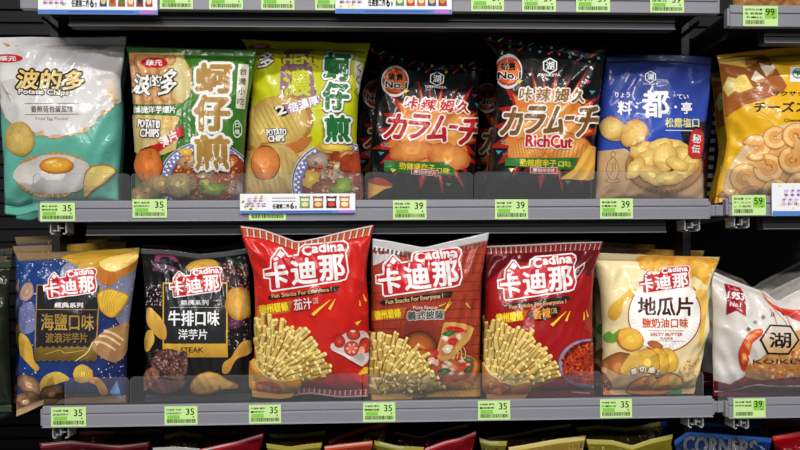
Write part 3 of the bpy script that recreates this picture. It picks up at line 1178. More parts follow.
A.blob(150, 165, 14, 18, (90, 50, 24), wob=.02, n=30, k=1)
A.blob(150, 165, 13.4, 17.3, (226, 130, 62), edge=(200, 100, 42), wob=.02, n=30)
A.part = 'chip_print'
chip(A, 149, 190, 14, 10, 20, (150, 132, 84), (112, 92, 52))
chip(A, 166, 184, 16, 8, -10, (206, 178, 116), (160, 120, 64))
chip(A, 180, 184, 15, 11.5, 10, (196, 176, 122), (150, 120, 72))
chip(A, 140, 198, 12, 8, 0, (176, 150, 92), (128, 100, 56))
A.part = 'dish_lettering'
for t, bx in (('蚵', (195, 63, 232.5, 94)), ('仔', (194, 94.5, 230, 132)), ('煎', (194, 135, 229.5, 170))):
    A.hold = True
    A.text(t, bx, (176, 138, 66), bold=2.5, outline=[(4.0, (196, 194, 190)), (3.3, (240, 238, 234))], res=3, col2=(166, 124, 56))
A.hold = False; A.up()
A.part = 'side_panel'
A.poly([(238.5, 64), (249, 64.5), (247.8, 84), (246, 96), (244.5, 109.5), (235.5, 108), (236.8, 86)], (226, 224, 210))
for i, t in enumerate('台灣小吃'):
    A.hold = True
    A.text(t, (239.8 - i * .9, 68 + i * 10, 246.6 - i * .9, 75 + i * 10), (120, 92, 60), bold=.15)
A.hold = False; A.up()
A.part = 'flavour_oval'
A.ring(235.5, 129.5, 4.4, 8.8, .6, (226, 232, 214))
A.text('口', (233.2, 124, 237.8, 128.4), (230, 236, 220), bold=.25)
A.text('味', (233, 129.8, 238, 135.2), (230, 236, 220), bold=.2)
B.done(A)

# ------------------------------------------------------------------ 3: lime, oyster omelette, double strength
B = Bag('chip_bag', 'lime yellow potato chip bag with dark green vertical lettering and a blue-rimmed plate',
        [(240.5, 39), (246, 46), (252, 62), (251, 100), (249, 135), (245, 172), (241.5, 212)], [(370.5, 43.5), (366, 60), (361, 80), (358, 100), (356.5, 140), (358, 170), (362, 212)],
        [(240.5, 38.6), (280, 41), (320, 41), (340, 43), (370.5, 43)], floor_line([241.5, 280, 320, 362], YU + .01, Z_UP), YU + .01, H=.034, seed=21, base=(198, 202, 24), seal=(164, 166, 30), lean=-.003)
LIME = B
A = Art(3)
oval_mark(A, 260, 46.4, 11, 2.8, '華元')
A.part = 'name_lettering'
A.text('多', (259, 51, 274, 69), (242, 242, 236), rot=-6, shear=.15, bold=.7, outline=[(1.3, (26, 24, 24))])
A.part = 'purple_splash'
A.blob(297, 59, 18, 8.5, (128, 96, 96), wob=.08, n=30, k=1)
A.poly([(281, 66), (312, 66), (316, 96), (285, 100), (280, 92)], (150, 112, 128))
speckle(A, 40, (276, 48, 320, 98), [(110, 80, 96), (150, 112, 128)], .4, 1.2)
A.text('HEN', (283, 54.5, 311.5, 64.5), (196, 200, 50), bold=1.0)
A.text('濃', (283, 69, 311, 97), (200, 204, 34), bold=1.1)
A.part = 'chip_print'
A.poly([(246, 140), (300, 138), (312, 140), (305, 168), (292, 196), (241, 198), (243, 170)], (214, 186, 112))
chip(A, 277, 125, 36, 27, 28, (218, 190, 106), (166, 118, 48), ribs=12, ribcol=(196, 162, 80), wob=.03)
A.poly([(262, 143), (288, 144), (312, 136), (303, 150), (285, 155), (262, 160)], (186, 112, 48), smooth=3)
chip(A, 273, 172, 30, 27, 10, (214, 188, 116), (182, 142, 74), ribs=9, ribcol=(196, 168, 96), wob=.03)
A.part = 'strength_strip'
A.poly([(273.5, 108), (318.5, 95.5), (321, 101.5), (283, 116.5)], (168, 130, 164))
A.poly([(273.5, 108), (284, 105), (289, 114), (283, 117)], (30, 24, 28))
A.text('2', (276, 105.5, 286.5, 115), (246, 244, 240), rot=18, bold=.8)
A.text('倍濃厚', (288, 99.5, 319, 109.5), (248, 244, 248), rot=17, bold=.4)
A.part = 'english_lettering'
A.text('POTATO', (267, 129, 287, 136), (245, 245, 240), rot=2, bold=.5, outline=[(1.1, (60, 52, 44))])
A.text('CHIPS', (269, 135.5, 285, 142), (245, 245, 240), rot=4, bold=.5, outline=[(1.1, (60, 52, 44))])
A.part = 'potato_print'
A.blob(266, 163, 14.2, 17.5, (84, 50, 30), wob=.02, n=30, k=1)
A.blob(266, 163, 13.5, 16.8, (226, 142, 76), edge=(204, 112, 54), wob=.02, n=30)
A.part = 'plate_print'
bowl(A, 337, 184, 46, 43)
food_mix(A, [(332, 148, 16, 6, -6, (228, 196, 82), (200, 156, 60)), (318, 160, 13, 8, 10, (176, 160, 148), (128, 104, 92)), (348, 162, 18, 13, -6, (172, 68, 36), (130, 46, 28)), (330, 174, 14, 8, 20, (186, 164, 140), (140, 110, 90)),
             (348, 156, 9, 5, 0, (214, 170, 110), (180, 110, 60)), (326, 188, 18, 9, 0, (150, 88, 48), (110, 60, 36)), (360, 176, 8, 14, 0, (150, 60, 36), (110, 50, 36)), (336, 166, 8, 5, 0, (210, 194, 172), (170, 140, 110))])
mince(A, 338, 176, 32, 28, 110, [(186, 100, 60), (160, 62, 36), (200, 170, 136), (130, 60, 36), (180, 158, 140), (206, 140, 70), (150, 110, 80)])
A.blob(333, 147, 15, 5, (232, 200, 84), edge=(204, 164, 62), rot=-6, wob=.1, jit=.1)
A.blob(351, 164, 12, 10, (168, 66, 34), edge=(150, 60, 36), wob=.12, jit=.1)
A.blob(311, 178, 9, 7, (222, 182, 58), edge=(200, 150, 46), wob=.2)
A.blob(342, 186, 12, 7.5, (144, 172, 56), edge=(88, 124, 40), wob=.2, jit=.12)
A.part = 'dish_lettering'
for t, bx, r in (('蚵', (323.5, 52.5, 350.5, 81), -3), ('仔', (322, 82, 349, 111), -2), ('煎', (324, 115, 349, 143), 0)):
    A.hold = True
    A.text(t, bx, (36, 112, 56), rot=r, bold=2.0, outline=[(3.6, (44, 56, 40)), (2.7, (240, 242, 236))], res=3)
A.hold = False; A.up()
A.part = 'side_panel'
A.blob(359.5, 78, 4.6, 21, (226, 226, 212), rot=8, wob=.04, n=24)
A.hold = True
for i in range(3):
    A.stroke([(360.6 - i * 1.6, 64 + i * 12), (357.4 - i * 1.4, 68 + i * 12), (361 - i * 1.6, 72 + i * 12)], 1.1, (96, 116, 70), smooth=4)
A.hold = False; A.up()
B.done(A)
behind(B, 'lime yellow potato chip bag standing behind the lime one, only its top corner showing', .085, (340, 42), (334, 42), zs=1.035, rot=.04, lift=.005)


# ------------------------------------------------------------------ 4 and 5: black bags with a burst
def burst(A, cx, cy, spikes, col, r_in, k=1.0):
    pts = []
    n = len(spikes)
    for i, (x, y) in enumerate(spikes):
        pts.append((cx + (x - cx) * k, cy + (y - cy) * k))
        x2, y2 = spikes[(i + 1) % n]
        mx, my = (x + x2) / 2, (y + y2) / 2
        pts.append((cx + (mx - cx) * r_in, cy + (my - cy) * r_in))
    A.poly(pts, col)


def karai(A, gold):
    red, org = (162, 34, 26), (222, 122, 46)
    A.part = 'burst_print'
    sp = [(504, 86), (498, 108), (494, 126), (489, 148), (498, 164), (512, 178), (524, 172), (540, 190), (556, 178), (563, 194), (570, 176), (584, 186), (586, 168), (600, 160), (594, 148), (604, 132), (597, 118), (602, 94), (590, 100), (587, 70), (574, 90),
          (571, 74), (562, 88), (557, 68), (548, 84), (543, 72), (538, 88), (531, 67), (526, 90), (516, 78), (514, 98)]
    burst(A, 548, 128, sp, red, .72)
    burst(A, 548, 128, sp, org, .66, .8)
    burst(A, 548, 128, sp, (226, 150, 66), .6, .5)
    A.part = 'chip_print'
    if gold:
        for x, y, rx, ry, r in ((528, 150, 20, 13, 12), (566, 148, 26, 15, -14)):
            chip(A, x, y, rx, ry, r, (232, 166, 84), (196, 100, 40), ribs=11, ribcol=(206, 128, 58))
        A.poly([(560, 178), (574, 168), (585, 150), (592, 146), (597, 152), (594, 176), (586, 180), (572, 179)], (236, 172, 70), smooth=3, col2=(240, 186, 80))
    else:
        for x, y, rx, ry, r in ((530, 148, 22, 12, 12), (566, 152, 22, 14, -14), (575, 112, 16, 9, 10)):
            chip(A, x, y, rx, ry, r, (226, 152, 78), (190, 88, 38))
        A.poly([(480, 196), (486, 184), (500, 180), (512, 188), (504, 192), (494, 200), (484, 206), (479, 204)], (226, 168, 78), smooth=3)
        A.poly([(487, 184), (500, 179), (513, 187), (500, 188)], (170, 60, 34), smooth=3)
    A.part = 'award_badge'
    A.blob(508.5, 71.5, 13.8, 17.4, (214, 210, 206), n=36, k=1)
    A.blob(508.5, 71.5, 12.6, 14.4, (150, 40, 30), n=36, k=1)
    A.blob(508.5, 71, 11.4, 13.2, (234, 122, 56), edge=(214, 80, 40), n=36)
    A.poly([(508.5, 57.5), (511, 61), (516, 63), (513, 66), (504, 66), (501, 63), (506, 61)], (186, 40, 32))
    A.text('銷售', (500.5, 62.5, 516, 70.8), (26, 20, 20), bold=.5, outline=[(.5, (236, 150, 90))])
    A.text('No.1', (498.5, 72, 521, 79.6), (24, 20, 20), bold=.6, outline=[(.9, (240, 236, 230))])
    hexmark(A, 550, 66, 8.2, word=False, flat=False)
    A.text('KOIKEYA', (540.5, 73.8, 560.5, 76.6), (226, 226, 226), bold=.25)
    A.part = 'kanji_lettering'
    main = (150, 106, 50) if gold else (196, 36, 40)
    for t, bx in (('咔', (519.5, 87.5, 532.5, 101.5)), ('辣', (535.5, 88, 551, 102)), ('姆', (554.5, 88.5, 569, 102.5)), ('久', (571.5, 89, 584.5, 103))):
        A.hold = True
        A.text(t, bx, main, bold=.7, shear=.12, outline=[(1.9, (240, 234, 226))])
    A.hold = False; A.up()
    A.part = 'katakana_lettering'
    dark = (126, 86, 40) if gold else (184, 28, 34)
    for t, bx in (('カ', (502, 107, 523, 136)), ('ラ', (523.5, 106, 545, 135)), ('ム', (545, 106, 566, 136)), ('ー', (564.5, 116, 574, 120.5)), ('チ', (574, 106, 597, 138))):
        A.hold = True
        A.text(t, bx, dark, bold=1.7 if t != 'ー' else .9, shear=.2, rot=-1, outline=[(2.1, (242, 236, 228))], res=2)
    A.hold = False; A.up(); A.up()
    if gold:
        A.part = 'english_lettering'
        A.text('RichCut', (525.5, 134.8, 572, 148), (196, 32, 34), rot=-1.5, bold=1.0, outline=[(1.5, (244, 238, 232))])
    A.part = 'green_banner'
    A.poly([(505, 158), (578.5, 157.5), (573, 170), (505, 166)] if gold else [(503, 160), (562, 158), (572, 164), (574, 172), (503, 172)], (52, 116, 54))
    if gold:
        A.text('勁辣唐辛子', (520, 159, 556, 166.6), (236, 214, 60), bold=.35, rot=-1)
        A.text('口味', (558, 161, 570.5, 167), (236, 214, 60), bold=.25, rot=-1)
    else:
        A.text('勁辣唐辛子', (518, 160.5, 553, 169), (236, 214, 60), bold=.35, rot=-1)
        A.text('口味', (555, 164, 568, 170.5), (236, 214, 60), bold=.25, rot=-1)
    A.part = 'red_label'
    A.rect(530, 167, 557, 173.4, (240, 232, 228), rot=-1.5)
    A.rect(530.5, 167.5, 556.5, 172.9, (190, 36, 44), rot=-1.5)
    A.text('厚切洋芋片', (532.5, 168.1, 554.5, 172.3), (246, 240, 238), rot=-1.5, bold=.2)
    A.part = 'confetti'
    A.hold = True
    for x, y, c in ((504, 142, (60, 150, 170)), (499, 152, (70, 150, 170)), (592, 92, (70, 150, 180)), (588, 82, (150, 40, 100)), (512, 170, (210, 210, 70)), (568, 182, (50, 130, 80)), (520, 82, (226, 210, 90))):
        A.poly([(x - 3, y - 1.6), (x + 3.2, y - 1), (x - .5, y + 2.6)], c)
    A.hold = False; A.up()


def confetti_seal(B, A, seed):
    r = random.Random(seed)
    A.part = 'confetti_border'
    A.hold = True
    cols = [(206, 70, 90), (80, 150, 170), (190, 60, 60), (90, 170, 90), (220, 206, 80), (200, 80, 120)]
    for i in range(22):
        u = .05 + i * .042
        p = B.px(u, .025 + (.045 if i % 2 else .0) + r.uniform(0, .01))
        c = r.choice(cols)
        k = i % 3
        if k == 0:
            A.rect(p[0] - 1.4, p[1] - 1.3, p[0] + 1.4, p[1] + 1.3, c, rot=r.uniform(0, 40))
        elif k == 1:
            A.poly([(p[0] - 1.7, p[1] - 1.2), (p[0] + 1.7, p[1] - .6), (p[0], p[1] + 1.7)], c)
        else:
            A.stroke([(p[0] - 2.6, p[1] + 1.5), (p[0] + 2.6, p[1] - 1.5)], 1.3, c)
    A.hold = False
    A.up()


BLKBASE = (20, 19, 20)
B = Bag('chip_bag', 'black spicy chip bag with red lettering on an orange burst, upper row',
        [(364, 44), (371, 56), (377, 72), (375.5, 100), (371, 140), (368, 175), (368, 212)], [(487, 58), (481, 66), (478, 100), (475.5, 150), (473, 190), (473, 212)],
        [(364, 43.5), (380, 48.5), (410, 58), (440, 64), (465, 61), (487, 57)], floor_line([368, 400, 440, 473], YU + .034, Z_UP), YU + .034, H=.033, seed=31, base=BLKBASE, lean=0.0, back=(60, 60, 62))
KR = B
A = Art(4)
ca, sa = math.cos(math.radians(3.5)), math.sin(math.radians(3.5))


def xf4(P):
    dx, dy = (P[:, 0] - 550), (P[:, 1] - 66) * .9
    return np.stack([437 + dx * ca - dy * sa, 79 + dx * sa + dy * ca], 1)


A.xf = xf4
karai(A, False)
A.xf = None
confetti_seal(B, A, 4)
B.done(A)
behind(B, 'black spicy chip bag with red lettering, standing behind the front one', .075, (393, 83), (374, 86), zs=1.0)

B = Bag('chip_bag', 'black spicy chip bag with gold lettering and a red English word on an orange burst',
        [(480.5, 32), (487, 42), (496, 56), (498, 75), (495, 110), (490, 150), (486, 185), (486, 212)], [(606.5, 45), (604, 60), (601, 85), (598, 110), (594, 150), (592, 190), (592, 212)],
        [(480.5, 31.8), (500, 35), (530, 40.5), (560, 45), (590, 53), (599, 47.5), (606.5, 44)], floor_line([486, 520, 560, 592], YU - .008, Z_UP), YU - .008, H=.034, seed=41, base=BLKBASE, lean=-.01, back=(60, 60, 62))
A = Art(5)
karai(A, True)
confetti_seal(B, A, 5)
B.done(A)
behind(B, 'black spicy chip bag with gold lettering, standing behind the front one', .15, (508, 71), (487, 78))

# ------------------------------------------------------------------ 6: royal blue, truffle salt
def blue_print(P):
    t = np.clip((P[:, 1] - 58) / 60, 0, 1)[:, None]
    return (1 - t) * np.array(lin((34, 40, 82))) + t * np.array(lin((50, 78, 178)))


B = Bag('chip_bag', 'royal blue truffle-salt chip bag with white brush lettering above a wooden bowl of chips',
        [(607, 55.5), (604, 75), (600.5, 100), (597, 150), (595, 212)], [(712, 58), (710, 80), (707, 110), (703.5, 140), (702, 165), (702.5, 212)],
        [(607, 55), (640, 53.5), (675, 55), (712, 57.5)], floor_line([595, 630, 670, 702.5], YU, Z_UP), YU, H=.033, seed=51, base=blue_print, seal=(34, 40, 82), seal_bottom=(190, 150, 104), lean=0)
BLUE = B
A = Art(6)
A.part = 'table_print'
A.poly([(590, 152), (625, 148.5), (640, 160), (690, 168), (712, 166), (712, 214), (588, 214)], (208, 172, 124), col2=(196, 152, 104))
A.poly([(680, 130), (712, 118), (712, 168), (690, 168)], (30, 32, 52))
hexmark(A, 650.5, 77, 6.2, col=(226, 228, 236), inner=(52, 62, 112), word=False)
A.text('KOIKEYA', (643.5, 82.8, 658, 85), (190, 194, 214), bold=.15)
A.part = 'brush_lettering'
A.text('料', (617.5, 101, 632, 115), WH, bold=.6)
A.text('都', (642, 90, 669, 118), WH, bold=1.1, rot=2, res=3)
A.text('亭', (681, 102, 692, 114), WH, bold=.5)
A.blob(636.5, 107, 1.5, 1.5, WH, n=12)
A.blob(675.5, 107, 1.4, 1.4, WH, n=12)
A.text('りょう', (615, 92, 630, 97.6), WH, bold=.2)
A.text('てい', (677, 94.5, 688.5, 99), WH, bold=.2)
A.part = 'flavour_lettering'
A.text('松露塩口', (665, 118, 699, 127.6), (226, 220, 150), bold=.4)
A.stroke([(665, 130.4), (700.5, 130.8)], .9, (220, 220, 226))
A.part = 'bowl_print'
A.blob(664, 167, 39, 26.5, (148, 100, 58), n=44, k=1)
A.blob(664, 166, 37.5, 24.4, (216, 168, 116), edge=(190, 134, 84), n=44)
A.blob(664, 162.5, 34.5, 20.5, (150, 98, 46), n=40, k=1)
rr = random.Random(4)
for x, y, rx, ry, r in ((642, 150, 12, 9, 20), (676, 146, 13, 6, -20), (660, 145, 12, 6, 10), (646, 161, 15, 9, 35), (684, 156, 13, 8, -30), (690, 164, 8, 9, 0), (664, 158, 11, 15, -14), (636, 168, 12, 7, 50), (652, 175, 14, 8, -24), (682, 172, 14, 7, 28), (668, 178, 14, 6, 0), (676, 164, 12, 6, -18)):
    chip(A, x, y, rx, ry, r, (246, 216, 128), (212, 160, 72), wob=.06)
A.part = 'chip_print'
chip(A, 612.5, 129, 13, 11, -25, (240, 208, 126), (190, 136, 56))
chip(A, 634, 133.5, 14, 12.5, 40, (236, 196, 108), (186, 130, 52))
A.part = 'red_stamp'
A.poly([(690.5, 131.5), (701.5, 133), (699.5, 157), (687.5, 155)], (198, 48, 46), smooth=3)
A.text('秘', (690.8, 134.5, 699.5, 143.5), WH, rot=-6, bold=.35)
A.text('伝', (689.8, 145, 698.5, 153.5), WH, rot=-6, bold=.35)
A.part = 'line_drawing'
A.hold = True
ink = (96, 74, 54)
for p in ([(611, 153), (613, 151.5), (615.5, 153), (615, 156.5), (612.5, 158), (611, 156), (611, 153)], [(612, 158), (608, 163), (606.5, 172), (609, 178), (606, 180)], [(614.5, 158), (618, 164), (619, 172), (616.5, 178), (620, 180)], [(609, 178), (613, 180.5), (617, 178)], [(612, 163), (613, 170), (610, 175)], [(615, 162), (615.5, 170)], [(605, 181), (612, 183), (621, 181)],
          [(604, 190), (608, 186), (611, 184)]):
    A.stroke(p, .5, ink, smooth=3)
A.hold = False
A.up()
B.done(A)
# the bag behind it has a black and white striped fin along its side
c = behind(B, 'royal blue chip bag behind the front blue one, striped side seam showing', .155, (712, 80), (714, 80))
fin, fv, fc, fi = None, [], [], 0
FB = B.loc
pts = []
for i in range(25):
    v = .05 + .8 * i / 24
    p = B.point(np.array([.985]), np.array([v]))[0]
    pts.append(p)
cols = []
for i in range(24):
    a, b = pts[i], pts[i + 1]
    n = len(fv)
    fv += [a + (0, -.004, 0), a + (.0085, -.004, 0), b + (.0085, -.004, 0), b + (0, -.004, 0), a + (0, -.0034, 0), a + (.0085, -.0034, 0), b + (.0085, -.0034, 0), b + (0, -.0034, 0)]
    fc += [(n, n + 3, n + 2, n + 1), (n + 4, n + 5, n + 6, n + 7), (n, n + 1, n + 5, n + 4), (n + 2, n + 3, n + 7, n + 6), (n + 1, n + 2, n + 6, n + 5)]
    cols += [lin((216, 210, 190) if i % 2 else (40, 36, 34))] * 8
o = mesh_obj('side_seam', fv, fc, FILM, c, np.array(cols), loc=FB)
o['label'] = 'black and cream striped side seam'

# ------------------------------------------------------------------ 7: yellow, cheese curls
YC = 1.025
B = Bag('snack_bag', 'yellow cheese curl bag with a wooden board of cheese, right end of the upper row',
        [(716.5, 55), (719, 65), (722, 85), (723.5, 115), (727, 140), (724, 160), (718, 180), (714, 208)], [(862, 46), (858, 70), (855, 120), (857, 180), (860, 208)],
        [(716.5, 55.5), (740, 52), (770, 48.5), (800, 46.5), (862, 46)], floor_line([714, 760, 810, 860], YC, ZR_UP), YC, H=.036, seed=61, base=(234, 180, 28), seal=(222, 170, 34), lean=-.004, pinch=1)
CHEESE = B
A = Art(7)
A.part = 'board_print'
A.poly([(716, 60), (740, 55.5), (765, 55), (776, 68), (787, 86), (783, 92), (765, 99), (745, 105), (722, 119), (721, 90)], (150, 84, 40), col2=(176, 104, 48))
A.hold = True
for i in range(7):
    A.stroke([(722 + i * 4, 64 + i * 6), (745 + i * 5, 62 + i * 5.5)], .7, (126, 66, 32), w1=.2)
A.hold = False; A.up()
A.part = 'cheese_print'
A.poly([(718.5, 60), (747, 57), (752, 56.5), (752, 66), (745, 67.5), (719.5, 63.5)], (232, 204, 108), col2=(214, 170, 72))
A.poly([(745, 57), (757, 56), (756, 64), (745, 66)], (196, 124, 60))
A.poly([(723, 88), (728, 76.5), (736, 79), (738, 76), (745, 74.5), (753, 88), (740, 93), (735, 91), (728, 97)], (226, 204, 110))
A.poly([(736, 79), (745, 74.5), (753, 88), (740, 93)], (240, 206, 96))
A.blob(729.5, 85, 4.5, 5, (238, 226, 160), edge=(230, 208, 118))
A.poly([(750.5, 80), (755, 70.5), (764.5, 78.5), (762, 83), (756, 82.5)], (236, 222, 192))
A.poly([(755, 81), (764.5, 78), (762, 83.5)], (206, 138, 70))
A.poly([(758.5, 63), (764, 64.5), (775.5, 67.5), (773, 73), (766, 77), (762, 71)], (240, 226, 196))
A.poly([(766, 76.5), (775, 68), (772, 75)], (214, 150, 84))
A.part = 'green_badge'
A.rect(790, 67, 812, 82, (240, 240, 236))
A.ring(797.5, 73.5, 5.2, 5.2, 1.2, (70, 130, 170))
A.blob(797.5, 72.5, 3.4, 2.4, (70, 140, 60), wob=.2)
A.rect(796.9, 73.5, 798.1, 76.6, (70, 120, 60))
A.part = 'name_lettering'
A.text('サクサク濃厚', (772, 91, 822, 96), (54, 34, 18), bold=.25)
A.text('チーズスナック', (754, 101.5, 849, 112.6), (40, 24, 14), bold=.55)
A.text('Cheese Curl', (784, 118.5, 812, 121.8), (90, 60, 20), bold=.05)
A.part = 'curl_print'
A.blob(806, 196, 82, 74, (216, 202, 178), n=60, k=1)
A.blob(806, 198, 80, 73, (226, 160, 80), edge=(230, 196, 140), n=60, jit=.05)


def curl(A, x, y, r, w, rot, a=290):
    A.ring(x, y, r + .7, r * .92 + .7, w + 1.4, (198, 122, 52), a0=rot - 3, a1=rot + a + 3, n=26)
    A.ring(x, y, r, r * .92, w, (232, 164, 86), a0=rot, a1=rot + a, n=26)
    A.ring(x, y - .4, r * .94, r * .86, w * .45, (246, 202, 132), a0=rot + 6, a1=rot + a - 6, n=26)


for x, y, r, w, ro in ((756, 148, 14, 10, 200), (775, 138, 12, 9, 20), (795, 136, 13, 9, 100), (745, 178, 15, 10, 60), (768, 168, 15, 10, 250), (792, 160, 14, 9.5, 330), (752, 200, 15, 10, 10), (776, 193, 15, 10, 160), (800, 186, 15, 10, 60), (730, 200, 12, 9, 300), (818, 150, 14, 10, 0), (824, 178, 14, 10, 200), (800, 205, 14, 10, 30), (840, 200, 14, 10, 30)):
    curl(A, x, y, r, w, ro)
B.done(A)
behind(B, 'yellow cheese curl bag standing behind the front yellow one', .09, (717, 60), (709.5, 54))
# ------------------------------------------------------------------ lower row
YL = 0.993


def fitbox(src, dst):
    sx, sy = (dst[2] - dst[0]) / (src[2] - src[0]), (dst[3] - dst[1]) / (src[3] - src[1])
    return lambda P: np.stack([dst[0] + (P[:, 0] - src[0]) * sx, dst[1] + (P[:, 1] - src[1]) * sy], 1)


def zz(pts, ox, oy, k=6.154):
    return [(ox + x / k, oy + y / k) for x, y in pts]


LOGO_SIL = zz([(145, 272), (188, 262), (190, 205), (240, 140), (258, 140), (300, 192), (355, 183), (362, 140), (395, 118), (640, 97), (664, 112), (668, 140), (652, 178), (668, 285), (652, 335), (620, 347), (200, 410), (188, 396), (184, 332), (148, 328)], 240, 225)


def inset(pts, r):
    pts = np.asarray(pts, float)
    out = []
    n = len(pts)
    ar = sum(pts[i - 1][0] * pts[i][1] - pts[i][0] * pts[i - 1][1] for i in range(n))
    sg = 1 if ar > 0 else -1
    for i in range(n):
        a, b, c = pts[i - 1], pts[i], pts[(i + 1) % n]
        d1, d2 = (b - a) / np.linalg.norm(b - a), (c - b) / np.linalg.norm(c - b)
        n1, n2 = np.array([-d1[1], d1[0]]) * sg, np.array([-d2[1], d2[0]]) * sg
        m = n1 + n2
        m = m / max(.6, np.dot(m, n1))
        out.append(b + m * r)
    return out


def logo(A, box, red=(196, 30, 40), white=(240, 238, 238)):
    """the red and white roof-shaped name mark"""
    old = A.xf
    A.part = 'name_mark'
    A.xf = fitbox((263.6, 240.8, 348.6, 291.6), box)
    A.poly(inset(LOGO_SIL, -.3), white)
    A.poly(inset(LOGO_SIL, 1.3), red)
    A.hold = True
    for t, bx in (('卡', (266.2, 261.8, 288.8, 288.2)), ('迪', (291, 258.2, 317.2, 284.4)), ('那', (318.6, 254.8, 344.6, 280.8))):
        A.text(t, bx, white, rot=6, bold=1.25, res=2)
    A.poly(zz([(250, 155), (276, 182), (258, 206), (226, 190)], 240, 225), white)
    A.poly(zz([(208, 208), (226, 198), (240, 212), (216, 222)], 240, 225), white)
    A.hold = False
    A.up()
    A.hold = True
    A.text('C', (301.5, 245.6, 311.3, 256.4), white, rot=6, bold=1.05, outline=[(1.0, red)])
    A.text('adina', (311.5, 242.6, 344, 252.6), white, rot=4.5, bold=.8, outline=[(1.0, red)])
    A.hold = False
    A.up()
    A.xf = old


def fries(A, ox=0.0, oy=0.0, seed=5, R=68, holder=(222, 160, 66), paper_mark=True):
    """a fan of stick fries in a paper pouch; reference position: the bright red bag"""
    A.part = 'fries_print'
    r = random.Random(seed)
    C0 = np.array([262.0 + ox, 386.0 + oy])
    A.poly([tuple(C0 + R * .9 * np.array([math.cos(math.radians(a)), -math.sin(math.radians(a))])) for a in range(8, 96, 6)] + [tuple(C0 + (-4, 0)), tuple(C0 + (30, 2))], (160, 118, 48))
    A.hold = True
    for k, rad in enumerate((R, R * .87, R * .74, R * .61, R * .48, R * .36, R * .25)):
        n = max(3, int(rad * 1.5 / 4.3))
        for half in (0, 1):
            for i in range(half, n + 1, 2):
                a = 13 + 82 * (i + r.uniform(-.3, .3)) / n
                rr_ = rad * r.uniform(.93, 1.06)
                tip = C0 + rr_ * np.array([math.cos(math.radians(a)), -math.sin(math.radians(a))])
                d = math.radians(a + r.uniform(-12, 12))
                L = r.uniform(20, 27)
                back = tip - L * np.array([math.cos(d), -math.sin(d)])
                w = r.uniform(3.9, 4.8)
                nn = np.array([math.sin(d), math.cos(d)]) * w / 2
                lt, dk = r.choice((((232, 204, 116), (190, 144, 62)), ((220, 186, 98), (170, 124, 50)), ((240, 216, 134), (200, 156, 72))))
                T3 = [(0, 1, 4), (0, 4, 3), (1, 2, 5), (1, 5, 4)]
                P = [tip - nn, tip + nn * .1, tip + nn, back - nn, back + nn * .1, back + nn]
                lo = C0[1] - 4
                Cc = np.array([lin(lt), lin(lt), lin(dk), lin(lt), lin(lt), lin(dk)])
                od = np.array(lin((140, 104, 40)))
                ax = np.array([math.cos(d), -math.sin(d)])
                A.add([tip - nn * 1.3, tip + nn * 1.3, back + nn * 1.3, back - nn * 1.3], [(0, 1, 2), (0, 2, 3)], od)
                A.layer += 1
                A.add(P, T3, Cc)
                A.layer -= 1
                tt = tip + 0.3 * np.array([math.cos(d), -math.sin(d)])
                A.layer += 2
                A.blob(tt[0], tt[1], w * .36, w * .5, (238, 220, 150), edge=(216, 186, 100), rot=a, n=9, k=1)
                A.layer -= 2
            A.layer += 2
    A.hold = False
    A.up()
    A.part = 'pouch_print'
    q = lambda p: [(x + ox, y + oy) for x, y in p]
    A.poly(q([(250, 366), (256, 358), (258.5, 362), (261, 369), (267, 374.5), (276, 378), (288, 378.5), (299, 375.5), (301, 379), (297, 390), (288, 400), (250, 402)]), holder)
    A.stroke(q([(256.5, 358), (259, 364), (263, 370), (269, 374.8), (278, 377.6), (288, 377.8), (299, 375.2)]), 1.5, (246, 224, 160), smooth=3)
    if paper_mark:
        A.blob(269 + ox, 385 + oy, 13, 6, (186, 88, 52), rot=-6)
        A.hold = True
        A.blob(263 + ox, 384 + oy, 3, 2.2, (214, 140, 84)); A.blob(270 + ox, 385.4 + oy, 2.6, 2.4, (214, 140, 84)); A.blob(276 + ox, 386.5 + oy, 2.4, 1.6, (214, 140, 84))
        A.hold = False
        A.up()


def stripes_seal(B, A, v0, v1, n, c1, c2, slant=.004, part='striped_border', top=True):
    A.part = part
    if c1 is not None:
        A.hold = True
        for i in range(n):
            u = .012 + .976 * i / n
            B.quad(A, u, v0, u + .976 / n * .52, v1, c1, slant=slant)
        A.hold = False
        A.up()
    if c2 is not None:
        A.hold = True
        for i in range(n):
            u = .012 + .976 * (i + .6) / n
            B.quad(A, u, v0, u + .976 / n * .24, v1, c2, slant=slant)
        A.hold = False
        A.up()


def slogan(A, pts, box, rot):
    A.part = 'slogan_banner'
    A.poly(pts, (40, 32, 30))
    A.text('Fun Snacks For Everyone !', box, (206, 170, 120), rot=rot, bold=.3)


def yellow_label(A, pts, rot, bx):
    A.part = 'yellow_label'
    A.poly(pts, (190, 104, 46))
    A.text('德州薯條', bx, (244, 220, 40), rot=rot, bold=.5)


def rays(A, pairs, col=(246, 206, 62)):
    A.part = 'yellow_dashes'
    A.hold = True
    for a, b, w in pairs:
        A.stroke([a, b], w, col, w1=.5)
    A.hold = False
    A.up()


# ------------------------------------------------------------------ 8: blue, sea salt
def salt_print(P):
    t = np.clip((P[:, 0] - 20) / 100, 0, 1)[:, None]
    return (1 - t) * np.array(lin((30, 64, 128))) + t * np.array(lin((34, 44, 98)))


